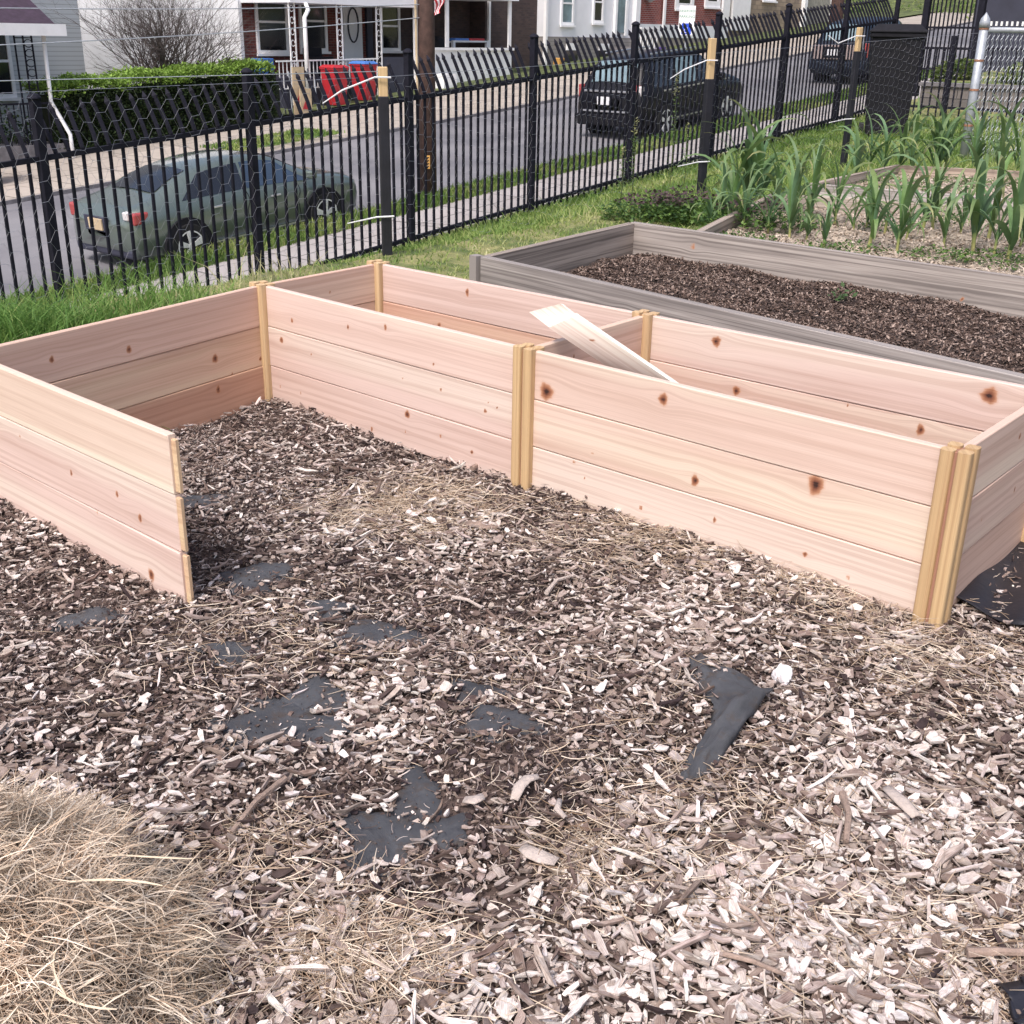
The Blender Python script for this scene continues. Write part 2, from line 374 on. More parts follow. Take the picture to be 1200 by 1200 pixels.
def text_mesh(name, body, size, m, parent, loc, mat3, extrude=.001):
    cu = bpy.data.curves.new(name, 'FONT'); cu.body = body; cu.size = size; cu.extrude = extrude; cu.align_x = 'CENTER'; cu.align_y = 'CENTER'
    t = bpy.data.objects.new(name + "_tmp", cu); COL.objects.link(t); dg = bpy.context.evaluated_depsgraph_get()
    me = bpy.data.meshes.new_from_object(t.evaluated_get(dg)); bpy.data.objects.remove(t)
    o = bpy.data.objects.new(name, me); COL.objects.link(o); me.materials.clear(); me.materials.append(m); o.parent = parent
    o.matrix_local = Matrix.Translation(loc) @ mat3.to_4x4(); return o

# ------------------------------------------------------------------ the setting
def grid_sheet(name, svals, wvals, zf, m, uvs=True, attr=None, extra=None):
    S_, W_ = np.meshgrid(svals, wvals, indexing='ij'); Z = zf(S_, W_)
    X = A0[0] + S_ * DS[0] + W_ * DW[0]; Y = A0[1] + S_ * DS[1] + W_ * DW[1]
    if extra is not None: Z = Z + extra(X, Y)
    V = np.stack([X, Y, Z], -1).reshape(-1, 3); ns, nw = S_.shape
    i = np.arange(ns * nw).reshape(ns, nw); F = np.stack([i[:-1, :-1], i[1:, :-1], i[1:, 1:], i[:-1, 1:]], -1).reshape(-1, 4)
    at = {attr[0]: attr[1](S_, W_).ravel()} if attr else None
    o = np_mesh(name, V, F, m, uv=np.stack([S_.ravel(), W_.ravel()], 1), attrs=at, smooth_=True)
    tag(o, kind='structure'); return o
def undul(X, Y):
    return .012 * np.sin(X * 5.1 + 1.3) * np.sin(Y * 4.3 + .4) + .008 * np.sin(X * 11.7 + Y * 7.9) + .005 * np.sin(X * 23 - Y * 19)
def zone(S_, W_):
    return smooth((W_ + 6.9 + .25 * np.sin(S_ * 3.1) + .12 * np.sin(S_ * 9.7)) / .35)
sv = np.unique(np.concatenate([np.linspace(-30, -9, 22), np.arange(-9, 6, .12), np.arange(6, 18, .4), np.linspace(18, 75, 40)]))
wv_ = np.unique(np.concatenate([np.linspace(-34, -14, 16), np.arange(-14, -4.8, .12), np.arange(-4.8, 1.51, .3), [1.5]]))
grid_sheet("garden_ground", sv, wv_, terr_sw, M['ground'], attr=("zone", zone), extra=undul)
ss = np.linspace(-30, 90, 121)
grid_sheet("near_sidewalk", ss, np.array([1.45, 3.2]), lambda s, w: road_z(s) + .16, M['walk'])
grid_sheet("verge", ss, np.array([3.2, 4.0]), lambda s, w: road_z(s) + .15, M['verge'])
grid_sheet("road", ss, np.array([3.9, 7.5, 11.1]), lambda s, w: road_z(s) + .05 * (1 - ((w - 7.6) / 3.5) ** 2), M['asphalt'])
grid_sheet("far_sidewalk", ss, np.array([11.09, 15.5]), lambda s, w: road_z(s) + .07, M['farwalk'])
grid_sheet("yards", ss, np.array([15.5, 25, 60]), lambda s, w: road_z(s) + .14, M['verge'])
b = MB()
for s0 in range(-30, 90, 3): b.sbox(s0, s0 + 2.99, 3.95, 4.09, road_z(s0) - .2, road_z(s0) + .165, GR)
o = b.build("near_curb", M['curb']); tag(o, kind='structure')
b = MB()
for s0 in range(-30, 90, 3): b.sbox(s0, s0 + 2.99, 11.04, 11.10, road_z(s0) - .2, road_z(s0) + .075, GR)
o = b.build("far_curb", M['curb']); tag(o, kind='structure')
# grassy hill closing the end of the street
hs = np.linspace(58, 130, 25); hw = np.linspace(-60, 60, 25)
o = grid_sheet("grass_hill", hs, hw, lambda s, w: road_z(s) + .1 + smooth((s - 58) / 60) * 16 + .4 * np.sin(w * .3), M['verge'])

# ------------------------------------------------------------------ blades and chips (stuff)
def blades(name, X, Y, Z, H, W, C, m, label, cat, lean=.5, fold=2):
    n = len(X); a = rng.uniform(0, 2 * np.pi, n); la = rng.uniform(0, 2 * np.pi, n); L = rng.uniform(.1, 1, n) * lean * H
    px, py = np.cos(a) * W / 2, np.sin(a) * W / 2; lx, ly = np.cos(la) * L, np.sin(la) * L
    V = np.zeros((n, 6, 3)); V[:, 0] = np.stack([X - px, Y - py, Z], 1); V[:, 1] = np.stack([X + px, Y + py, Z], 1)
    V[:, 2] = np.stack([X + px * .8 + lx * .35, Y + py * .8 + ly * .35, Z + H * .6], 1); V[:, 3] = np.stack([X - px * .8 + lx * .35, Y - py * .8 + ly * .35, Z + H * .6], 1)
    V[:, 4] = np.stack([X + px * .12 + lx, Y + py * .12 + ly, Z + H * .95], 1); V[:, 5] = np.stack([X - px * .12 + lx, Y - py * .12 + ly, Z + H * .95], 1)
    i = np.arange(n)[:, None] * 6; F = np.concatenate([i + [0, 1, 2, 3], i + [3, 2, 4, 5]], 1).reshape(-1, 4)
    o = np_mesh(name, V.reshape(-1, 3), F, m, np.repeat(C, 6, 0)); tag(o, label, cat, kind='stuff'); return o
def grass_cols(n, X, Y):
    base = np.array([[.10, .19, .04], [.19, .30, .07], [.38, .43, .15], [.60, .57, .34]])
    k = np.array([mnoise.noise(Vector((x * .9, y * .9, 3))) for x, y in zip(X, Y)]) * 1.6 + rng.normal(0, .5, n) + .95 + 1.5 * np.exp(-((X + .15) ** 2 + (Y - 6.6) ** 2) / .9)
    k = np.clip(k, 0, 2.99); i = k.astype(int); f = (k - i)[:, None]
    return base[i] * (1 - f) + base[i + 1] * f
def in_poly(x, y, P):
    c = np.zeros(len(x), bool); j = len(P) - 1
    for i in range(len(P)):
        xi, yi = P[i][:2]; xj, yj = P[j][:2]
        hit = ((yi > y) != (yj > y)) & (x < (xj - xi) * (y - yi) / (yj - yi + 1e-12) + xi); c ^= hit; j = i
    return c
# layout of the beds (metres, garden ground = 0)
P0, P1, P2 = np.array([-.877, 3.949]), np.array([.039, 3.136]), np.array([.962, 2.331])
Q0, Q1, Q2 = np.array([-.526, 4.389]), np.array([.413, 3.595]), np.array([1.359, 2.805])
EE, CC = np.array([-.73, 2.34]), np.array([-1.469, 2.99])
OB = [G(567, 300, .28)[:2], G(742, 260, .28)[:2]]; obr = G(1200, 440, .28)[:2]; obk = G(1200, 325, .28)[:2]
OB_F = OB[0] + (obr - OB[0]) * 1.35; OB_K = OB[1] + (obk - OB[1]) * 1.45
NEWBED = [P0, P2, Q2, Q0]; OLDBED = [OB[0], OB_F, OB_K, OB[1]]
GA = [G(806, 262, .25)[:2], OB_K + (G(806, 262, .25)[:2] - OB[1]) * .0 + np.array([.09, .13]), np.array([4.3, 7.1]), np.array([1.79, 8.19])]
GA[0] = OB[1] + (OB_K - OB[1]) * .115 + np.array([.07, .09])
GB = [np.array([2.29, 9.26]), np.array([4.9, 7.75]), np.array([6.1, 9.95]), np.array([3.46, 10.87])]
def near_bed(x, y):
    return in_poly(x, y, NEWBED) | in_poly(x, y, OLDBED) | in_poly(x, y, GA) | in_poly(x, y, GB)
# lawn on the bank between the beds and the iron fence
n = 165000; s_ = rng.uniform(-6.5, 14.8, n); w_ = rng.uniform(-8.2, -1.3, n)
keep = (zone(s_, w_) > rng.uniform(.05, 1, n)); s_, w_ = s_[keep], w_[keep]
X = A0[0] + s_ * DS[0] + w_ * DW[0]; Y = A0[1] + s_ * DS[1] + w_ * DW[1]
k = ~near_bed(X, Y) & (np.abs(X) < .54 * Y + .8) & (Y > 3.5); X, Y, s_, w_ = X[k], Y[k], s_[k], w_[k]
Z = terr(X, Y) + undul(X, Y) - .01; d = np.hypot(X, Y)
Hh = rng.uniform(.04, .12, len(X)) * (1 + .4 * (rng.random(len(X)) < .15)); tall = (np.hypot(X + 1.95, Y - 4.75) < .75)
Hh[tall] *= 1.3; edge_ = (s_ < 1.6) & (w_ > -6.6) & ~((X < -2.05)); Hh[edge_] = rng.uniform(.012, .045, edge_.sum())
blades("lawn_grass", X, Y, Z, Hh, .004 + .0007 * d, grass_cols(len(X), X, Y), M['grass'], "long green and straw coloured grass on the bank below the fence", "grass", 1.1)
# street verge and yards
n = 42000; s_ = rng.uniform(-3, 42, n); w_ = rng.uniform(3.15, 3.98, n)
X = A0[0] + s_ * DS[0] + w_ * DW[0]; Y = A0[1] + s_ * DS[1] + w_ * DW[1]
blades("verge_grass", X, Y, road_z(s_) + .14, rng.uniform(.05, .16, n), .014 + .0006 * s_, grass_cols(n, X, Y) * .85, M['grass'], "green grass strip along the near curb", "grass", .9)
n = 3500; s_ = rng.uniform(11.0, 14.2, n); w_ = rng.uniform(11.3, 12.8, n)
X = A0[0] + s_ * DS[0] + w_ * DW[0]; Y = A0[1] + s_ * DS[1] + w_ * DW[1]
blades("sidewalk_grass", X, Y, road_z(s_) + .14, rng.uniform(.03, .08, n), np.full(n, .03), grass_cols(n, X, Y), M['grass'], "grass patch in the sidewalk across the street", "grass", .9)

# bare patches of landscape fabric showing through the chips: (centre px, half sizes m)
PATCH = [((443, 750), .085, .045), ((335, 848), .11, .06), ((560, 818), .05, .035), ((585, 858), .06, .045), ((487, 938), .035, .06), ((452, 985), .062, .062),
         ((300, 683), .07, .06), ((268, 767), .045, .035), ((232, 592), .07, .05), ((108, 728), .07, .035), ((372, 815), .06, .05), ((522, 975), .035, .035), ((385, 722), .05, .03)]
patches = [(G(*c)[:2], a, b_, rng.uniform(0, 6.28), i) for i, (c, a, b_) in enumerate(PATCH)]
def patch_d(X, Y):
    d = np.full(len(X), 9.0)
    for c, a, b_, ph, i in patches:
        an = np.arctan2(Y - c[1], X - c[0]); rr = 1 + .22 * np.sin(3 * an + ph) + .13 * np.sin(5 * an + 2 * ph) + .07 * np.sin(9 * an + ph)
        d = np.minimum(d, np.sqrt(((X - c[0]) / a) ** 2 + ((Y - c[1]) / b_) ** 2) / rr)
    return d
fb = MB()
for c, a, b_, ph, i in patches:
    V = [(c[0], c[1], float(undul(c[0], c[1])) + .011)]; F = []
    for ring in (.5, 1.0, 1.35):
        for j in range(28):
            an = 2 * math.pi * j / 28; rr = (1 + .22 * math.sin(3 * an + ph) + .13 * math.sin(5 * an + 2 * ph)) * ring
            x, y = c[0] + a * rr * math.cos(an), c[1] + b_ * rr * math.sin(an)
            V.append((x, y, float(undul(x, y)) + .011 + .0012 * math.sin(5 * an + i) * (ring < 1.2) - .008 * (ring > 1.2)))
    for j in range(28): F.append((0, 1 + j, 1 + (j + 1) % 28))
    for r_ in range(2):
        for j in range(28): q = 1 + r_ * 28; F.append((q + j, q + 28 + j, q + 28 + (j + 1) % 28, q + (j + 1) % 28))
    fb.add(V, F)
tag(fb.build("weed_fabric", M['fabric'], smooth_=True), "dark weed fabric showing through bare spots in the wood chips", "landscape fabric", kind='stuff')

DARK = [((600, 930), .16), ((720, 870), .13), ((985, 1010), .07), ((250, 790), .22), ((60, 740), .22), ((420, 700), .2), ((560, 880), .14), ((330, 930), .14), ((600, 700), .12), ((480, 1060), .10), ((230, 640), .25), ((760, 640), .14), ((320, 500), .22), ((650, 590), .18), ((160, 660), .2)]
LIGHT = [((1050, 950), .28), ((900, 1130), .3), ((200, 960), .16), ((450, 860), .09), ((480, 600), .2), ((350, 1120), .2), ((760, 720), .18), ((1100, 1100), .25), ((620, 1150), .2)]
def tone(X, Y):
    t = np.zeros(len(X))
    for c, r_ in DARK: g = G(*c); t -= .72 * np.exp(-((X - g[0]) ** 2 + (Y - g[1]) ** 2) / r_ ** 2)
    for c, r_ in LIGHT: g = G(*c); t += .75 * np.exp(-((X - g[0]) ** 2 + (Y - g[1]) ** 2) / r_ ** 2)
    t += np.array([mnoise.noise(Vector((x * 3.5, y * 3.5, 1.7))) for x, y in zip(X, Y)]) * .8
    return t
PAL = np.array([[.050, .036, .038], [.105, .075, .068], [.21, .155, .132], [.38, .31, .275], [.60, .52, .475], [.86, .80, .76]])
def chips(name, n, smin, smax, zlo, zhi, region, label, bias=0.0, big=False, tilt=.30, asp=(1.3, 3.6)):
    X = rng.uniform(region[0], region[1], n); Y = rng.uniform(region[2], region[3], n)
    k = (np.abs(X) < .58 * Y + .40) & (~in_poly(X, Y, NEWBED)) & (~in_poly(X, Y, OLDBED)) & (to_sw2(X, Y) < -6.75)
    pd = patch_d(X, Y); k &= (pd > 1.0) | (rng.random(n) < (.03 if big else (.12 if smax < .02 else .05)))
    X, Y = X[k], Y[k]; pd = pd[k]; T_ = tone(X, Y); n = len(X)
    k = rng.random(n) < (np.clip(.85 + .35 * T_, .25, 1) if big else 1.0); X, Y, T_, pd = X[k], Y[k], T_[k], pd[k]; n = len(X)
    L = smin + (smax - smin) * rng.random(n) ** 2.2; L *= (1 + .25 * np.clip(T_, -1, 1)); L *= np.where(pd < 1, .8, 1)
    Wd = L / rng.uniform(asp[0], asp[1], n); Th = rng.uniform(.0012, .004, n) * (L / .02) ** .5
    yaw = rng.uniform(0, 2 * np.pi, n); t1 = rng.normal(0, tilt, n); t2 = rng.normal(0, tilt * .8, n)
    ang = np.array([38, 90, 142, 218, 270, 322]) * np.pi / 180; ang = ang[None] + rng.normal(0, .13, (n, 6))
    rx = np.sign(np.cos(ang)) * np.abs(np.cos(ang)) ** .55 * L[:, None] / 2 * rng.uniform(.8, 1.12, (n, 6)); ry = np.sin(ang) * Wd[:, None] / 2 * rng.uniform(.75, 1.2, (n, 6))
    bend = rng.normal(0, .45, n)[:, None] * rx ** 2 / np.maximum(L[:, None], 1e-4) 
    zt = Th[:, None] / 2 + bend + rng.normal(0, .0005, (n, 6)); zb = -Th[:, None] / 2 + bend
    loc = np.concatenate([np.stack([rx, ry, zt], -1), np.stack([rx * .97, ry * .93, zb], -1)], 1)
    c1, s1, c2, s2 = np.cos(t1), np.sin(t1), np.cos(t2), np.sin(t2)
    x, y, z = loc[..., 0], loc[..., 1], loc[..., 2]
    x, z = c1[:, None] * x + s1[:, None] * z, -s1[:, None] * x + c1[:, None] * z
    y, z = c2[:, None] * y - s2[:, None] * z, s2[:, None] * y + c2[:, None] * z
    cy, sy = np.cos(yaw)[:, None], np.sin(yaw)[:, None]; x, y = cy * x - sy * y, sy * x + cy * y
    base = undul(X, Y) + np.where(pd < 1.0, .013, rng.uniform(zlo, zhi, n)) + np.abs(s1) * L * .25
    V = np.stack([x + X[:, None], y + Y[:, None], z + base[:, None]], -1).reshape(-1, 3)
    i = np.arange(n)[:, None] * 12
    F = [i + [0, 1, 4, 5], i + [1, 2, 3, 4]] + [i + [j, j + 6, (j + 1) % 6 + 6, (j + 1) % 6] for j in range(6)]
    F = np.concatenate(F, 1).reshape(-1, 4)
    q = np.clip(2.45 + bias + .85 * T_ + rng.normal(.12, 1.5, n), 0, 4.99); qi = q.astype(int); f = (q - qi)[:, None]
    C = PAL[qi] * (1 - f) + PAL[qi + 1] * f; C = C * (1 + rng.normal(0, .07, (n, 1))) * (1 + rng.normal(0, .012, (n, 3)))
    C = np.repeat(C, 12, 0).reshape(n, 12, 3); C[:, 6:] *= .75
    uvc = np.stack([rx + rng.uniform(0, 9, n)[:, None], ry + rng.uniform(0, 9, n)[:, None]], -1); uvc = np.concatenate([uvc, uvc + .003], 1).reshape(-1, 2)
    o = np_mesh(name, V, F, M['chips'], np.clip(C.reshape(-1, 3), 0, 1), uv=uvc); tag(o, label, "wood chips", kind='stuff'); return o
def to_sw2(X, Y): return (X - A0[0]) * DW[0] + (Y - A0[1]) * DW[1]
reg = (-2.9, 2.6, .80, 4.6)
chips("fine_mulch", 290000, .004, .013, -.002, .010, reg, "fine dark mulch crumbs between the larger wood chips", -.55, tilt=.5)
chips("wood_chips", 195000, .009, .026, .002, .016, reg, "pale and brown wood chips covering the ground around the cedar bed")
chips("large_wood_chips", 12500, .018, .038, .010, .022, (-1.6, 1.6, .85, 2.9), "larger pale wood chips lying on top of the mulch", .9, big=True, tilt=.2)
chips("wood_splinters", 20000, .022, .075, .008, .024, reg, "long thin splinters scattered over the wood chips", .3, tilt=.22, asp=(6, 14))

def ribbons(name, P, yaw, pitch, L, W, curv, C, m, label, cat, nseg=4):
    """thin curved three-sided stalks: P start points (n,3)"""
    n = len(P); pts = [P.copy()]; yw = yaw.copy(); pt = pitch.copy(); p = P.copy(); st = (L / nseg)[:, None]; dirs = []
    for k in range(nseg):
        d_ = np.stack([np.cos(yw) * np.cos(pt), np.sin(yw) * np.cos(pt), np.sin(pt)], 1); dirs.append(d_)
        p = p + d_ * st; pts.append(p); yw = yw + curv[:, 0]; pt = pt + curv[:, 1]
    dirs.append(dirs[-1]); V = []
    for k, (q, d_) in enumerate(zip(pts, dirs)):
        up = np.array([0, 0, 1.0]); sd = np.cross(d_, up); sd /= np.linalg.norm(sd, axis=1)[:, None] + 1e-6; u2 = np.cross(sd, d_)
        for a in (0, 2.094, 4.189): V.append(q + (sd * math.cos(a) + u2 * math.sin(a)) * (W * (1 if k < nseg else .5))[:, None])
    V = np.stack(V, 1); m_ = (nseg + 1) * 3; i = np.arange(n)[:, None] * m_; F = []
    for k in range(nseg):
        for j in range(3): F.append(i + [k * 3 + j, k * 3 + (j + 1) % 3, k * 3 + 3 + (j + 1) % 3, k * 3 + 3 + j])
    F = np.concatenate(F, 1).reshape(-1, 4)
    o = np_mesh(name, V.reshape(-1, 3), F, m, np.repeat(C, m_, 0)); tag(o, label, cat, kind='stuff'); return o
def straw_cols(n):
    c = np.array([[.30, .20, .13], [.54, .43, .32], [.76, .66, .54]]); k = rng.uniform(0, 1.99, n); i = k.astype(int); f = (k - i)[:, None]
    return c[i] * (1 - f) + c[i + 1] * f
# straw scattered over the chips
cs = [((480, 600), .25, 1500), ((760, 630), .3, 1200), ((430, 1130), .13, 900), ((690, 1010), .10, 300), ((900, 1060), .25, 350), ((1000, 700), .25, 900), ((1100, 780), .25, 700), ((300, 760), .25, 350), ((1150, 1130), .2, 500), ((600, 800), .5, 350), ((300, 1010), .12, 250), ((800, 930), .2, 250), ((1000, 930), .35, 300)]
PX = []; 
for c, r_, k in cs:
    g = G(*c); PX.append(np.stack([rng.normal(g[0], r_ * .6, k), rng.normal(g[1], r_ * .5, k)], 1))
PX = np.concatenate(PX); k = ~in_poly(PX[:, 0], PX[:, 1], NEWBED) & (patch_d(PX[:, 0], PX[:, 1]) > 1.0) & (to_sw2(PX[:, 0], PX[:, 1]) < -6.9); PX = PX[k]; n = len(PX)
ribbons("loose_straw", np.column_stack([PX, undul(PX[:, 0], PX[:, 1]) + rng.uniform(.012, .026, n)]), rng.uniform(0, 6.28, n), rng.normal(0, .10, n), rng.uniform(.02, .10, n) , rng.uniform(.0004, .0010, n),
        np.stack([rng.normal(0, .14, n), rng.normal(0, .05, n)], 1), straw_cols(n), M['straw'], "loose strands of dry straw scattered over the wood chips", "straw")
n = 42000; x = rng.uniform(-2.1, 1.9, n); y = .85 + 3.6 * rng.random(n) ** 1.15; k = (np.abs(x) < .5 * y + .2) & ~in_poly(x, y, NEWBED) & (to_sw2(x, y) < -6.8) & ((patch_d(x, y) > .95) | (rng.random(n) < .12)); x, y = x[k], y[k]; n = len(x)
fc = PAL[rng.integers(1, 5, n)] * rng.uniform(.8, 1.15, n)[:, None]
ribbons("shredded_fibre", np.column_stack([x, y, undul(x, y) + rng.uniform(.010, .024, n)]), rng.uniform(0, 6.28, n), rng.normal(0, .16, n), rng.uniform(.008, .035, n), rng.uniform(.0004, .0012, n),
        np.stack([rng.normal(0, .25, n), rng.normal(-.04, .1, n)], 1), fc, M['straw'], "fine shredded wood fibre matted between the wood chips", "wood fibre", nseg=3)
# straw heap bottom left
hc = np.array([-.84, 1.12]); hr = np.array([.43, .46]); hh = .19
def heap_z(x, y):
    d_ = np.sqrt(((x - hc[0]) / hr[0]) ** 2 + ((y - hc[1]) / hr[1]) ** 2); return hh * np.clip(1 - d_ ** 2.2, 0, 1)
hx = np.linspace(-.5, .5, 41); XX, YY = np.meshgrid(hx + hc[0], hx + hc[1], indexing='ij')
ZZ = heap_z(XX, YY) * .88 + .014 * np.sin(XX * 31) * np.sin(YY * 27) - .012
i = np.arange(41 * 41).reshape(41, 41); F = np.stack([i[:-1, :-1], i[1:, :-1], i[1:, 1:], i[:-1, 1:]], -1).reshape(-1, 4)
hp = empty("straw_pile", (0, 0, 0), "heap of dry golden straw at the lower left", "straw pile")
np_mesh("packed_straw", np.stack([XX, YY, ZZ], -1).reshape(-1, 3), F, M['packed'], parent=hp, smooth_=True)
n = 46000; a = rng.uniform(0, 6.28, n); r_ = np.sqrt(rng.random(n)) * (1.0 + .06 * np.sin(a * 5) + .04 * np.sin(a * 11)); x = hc[0] + np.cos(a) * r_ * hr[0]; y = hc[1] + np.sin(a) * r_ * hr[1]
k = (x > -.95) & (y > .75); x, y = x[k], y[k]; n = len(x)
clump = np.array([mnoise.noise(Vector((u * 9, v * 9, 0))) for u, v in zip(x, y)])
yaw = clump * 7 + rng.uniform(0, 6.28, n) * (rng.random(n) < .6) + rng.normal(0, .8, n)
o = ribbons("straw_strands", np.column_stack([x, y, heap_z(x, y) + rng.uniform(-.025, .03, n) + .01]), yaw, rng.normal(-.02, .30, n), rng.uniform(.02, .09, n), .0003 + .0008 * rng.random(n) ** 2.5,
        np.stack([rng.normal(0, .22, n), rng.normal(-.10, .12, n)], 1), straw_cols(n) * (1 + .9 * clump[:, None]) * np.clip(rng.normal(1, .18, n), .5, 1.4)[:, None], M['straw'], None, None)
o.parent = hp
n = 22; x = rng.uniform(-.78, -.55, n); y = rng.uniform(1.05, 1.45, n)
o = ribbons("thick_stalks", np.column_stack([x, y, heap_z(x, y) + .035]), rng.uniform(0, 6.28, n), rng.normal(.1, .15, n), rng.uniform(.08, .18, n), rng.uniform(.0010, .0018, n),
        np.stack([rng.normal(0, .1, n), rng.normal(-.06, .05, n)], 1), np.tile([[.68, .57, .42]], (n, 1)), M['straw'], None, None, nseg=5)
o.parent = hp
# ------------------------------------------------------------------ planks and posts
def plank(name, A, B, z0, z1, th, knots, m, color, parent, step=.007, zA=0, zB=0, kscale=.0020):
    A = np.array(A, float); B = np.array(B, float); L = np.linalg.norm(B - A); d = (B - A) / L; nn = np.array([-d[1], d[0]])
    H = z1 - z0; us = np.concatenate([[0], np.linspace(.0025, L - .0025, max(3, int(L / step))), [L]]); vs = np.concatenate([[0], np.linspace(.0025, H - .0025, max(3, int(H / step))), [H]])
    U, V_ = np.meshgrid(us, vs, indexing='ij'); edge = (U < .001) | (U > L - .001) | (V_ < .001) | (V_ > H - .001)
    off = np.where(edge, th / 2 - .002, th / 2); bow = .0015 * np.sin(U * 4 + z0 * 30)
    nu, nv = U.shape; Vt = []; 
    for sgn in (-1, 1):
        o_ = sgn * off + bow
        Vt.append(np.stack([A[0] + d[0] * U + nn[0] * o_, A[1] + d[1] * U + nn[1] * o_, z0 + V_ + zA + (zB - zA) * U / L], -1).reshape(-1, 3))
    V = np.concatenate(Vt); i = np.arange(nu * nv).reshape(nu, nv); K = nu * nv
    F = [np.stack([i[:-1, :-1], i[1:, :-1], i[1:, 1:], i[:-1, 1:]], -1).reshape(-1, 4), np.stack([i[:-1, :-1], i[:-1, 1:], i[1:, 1:], i[1:, :-1]], -1).reshape(-1, 4) + K]
    for loop in (i[:, 0][::-1], i[:, -1], i[0, :], i[-1, :][::-1]):
        F.append(np.stack([loop[:-1], loop[1:], loop[1:] + K, loop[:-1] + K], -1))
    F = np.concatenate(F); u = U.ravel(); v = V_.ravel(); warp = np.zeros(K); kn = np.zeros(K)
    for ku, kz, kr in knots:
        kv = kz - z0; r_ = kr * kscale
        if -.01 < kv < H + .01:
            e = rng.uniform(.5, 1.0); dd = np.sqrt(((u - ku) / e) ** 2 + (v - kv) ** 2)
            warp += -.75 * (v - kv) * np.exp(-((u - ku) / (3.2 * r_)) ** 2 - ((v - kv) / (2.0 * r_)) ** 2)
            an_ = np.arctan2(v - kv, u - ku); dd = dd * (1 + .10 * np.sin(3 * an_ + ku * 90) + .07 * np.sin(7 * an_ + kz * 70)); kn = np.maximum(kn, np.clip(1.06 - .58 * dd / r_, 0, 1))
    so_ = rng.uniform(0, 50), rng.uniform(0, 50); uv = np.stack([u + so_[0], v + so_[1]], 1)
    off_ = np.array(parent.location) if parent is not None else np.zeros(3)
    o = np_mesh(name, V - off_, F, m, uv=np.concatenate([uv, uv + [0, .37]]), attrs={"warp": np.tile(warp, 2), "knot": np.tile(kn, 2)}, parent=parent, smooth_=False)
    o.color = (*color, 1); return o
def post(parent, c, rz, z0, z1, half=.034, col=(1, 1, 1)):
    """grooved corner post: four rounded lobes round a recessed core"""
    V, F, UV = [], [], []; off = Vector(parent.location); lobe = half * .44; ctr = half * .56
    def prism(poly, za, zb, top=0):
        o = len(V); n = len(poly)
        for z in (za, zb):
            for x, y in poly: X = c[0] + math.cos(rz) * x - math.sin(rz) * y - off.x; Y = c[1] + math.sin(rz) * x + math.cos(rz) * y - off.y; V.append((X, Y, z)); UV.append((z, x * 1.0 + y * .7 + c[0]))
        for j in range(n): F.append((o + j, o + (j + 1) % n, o + n + (j + 1) % n, o + n + j))
        F.append(tuple(o + n + j for j in range(n)))
    for sx in (-1, 1):
        for sy in (-1, 1):
            p = [(sx * ctr + lobe * math.copysign(abs(math.cos(t)) ** .55, math.cos(t)), sy * ctr + lobe * math.copysign(abs(math.sin(t)) ** .55, math.sin(t))) for t in [2 * math.pi * (k + .5) / 20 for k in range(20)]]
            prism(p, z0, z1 - .001 * (sx + sy))
    me = bpy.data.meshes.new("corner_post"); me.from_pydata(V, [], F); me.update()
    l = me.uv_layers.new(name="UVMap")
    for lp in me.loops: l.data[lp.index].uv = UV[lp.vertex_index]
    for n_ in ("warp", "knot"): me.attributes.new(n_, 'FLOAT', 'POINT')
    me.materials.append(M['post']); o = bpy.data.objects.new("corner_post", me); COL.objects.link(o); o.parent = parent; o.color = (*col, 1)
    V2, F2 = [], []; V.clear(); F.clear(); UV.clear(); k = half * .62
    prism([(-k, -k), (k, -k), (k, k), (-k, k)], z0, z1 - .006)
    me = bpy.data.meshes.new("groove_core"); me.from_pydata(V, [], F); me.update(); l = me.uv_layers.new(name="UVMap")
    for lp in me.loops: l.data[lp.index].uv = UV[lp.vertex_index]
    me.materials.append(M['cedar']); g = bpy.data.objects.new("groove_core", me); COL.objects.link(g); g.parent = o; g.color = (.55, .38, .3, 1)  # core tinted darker and redder: shade of the grooves put into its colour
    return o
PH = .14
def panel(parent, A, B, knots, cols, endgap=(.03, .03), rows=3, th=.021):
    A = np.array(A, float); B = np.array(B, float); d = (B - A) / np.linalg.norm(B - A)
    for r_ in range(rows):
        kk = [(u - endgap[0], z, k) for u, z, k in knots]
        c = cols[r_] if isinstance(cols, list) else cols
        plank("plank", A + d * endgap[0], B - d * endgap[1], r_ * PH + .0012, (r_ + 1) * PH - .0006, th - .0012 * (r_ % 2), kk, M['cedar'], c, parent)
PINK = (1.0, .97, .97); CREAM = (1.07, 1.09, 1.02); RED = (.84, .70, .60); ORN = (.97, .88, .78)
bed = empty("cedar_raised_bed", (P0[0], P0[1], 0), "new unfinished u shaped raised bed of pink cedar planks with golden grooved posts", "raised bed")
panel(bed, P0, P1, [(0.106, 0.245, 6), (0.169, 0.324, 5), (0.266, 0.224, 3), (0.08, 0.074, 3), (0.642, 0.382, 6), (0.462, 0.351, 5), (0.194, 0.074, 3), (0.732, 0.118, 7), (0.854, 0.305, 3), (0.712, 0.231, 3), (0.882, 0.23, 3), (1.068, 0.204, 4), (1.078, 0.232, 2), (1.115, 0.225, 2), (0.559, 0.029, 5), (0.723, 0.058, 3), (0.881, 0.082, 3), (1.016, 0.063, 4)], [PINK, PINK, (1.03, 1.0, .98)])
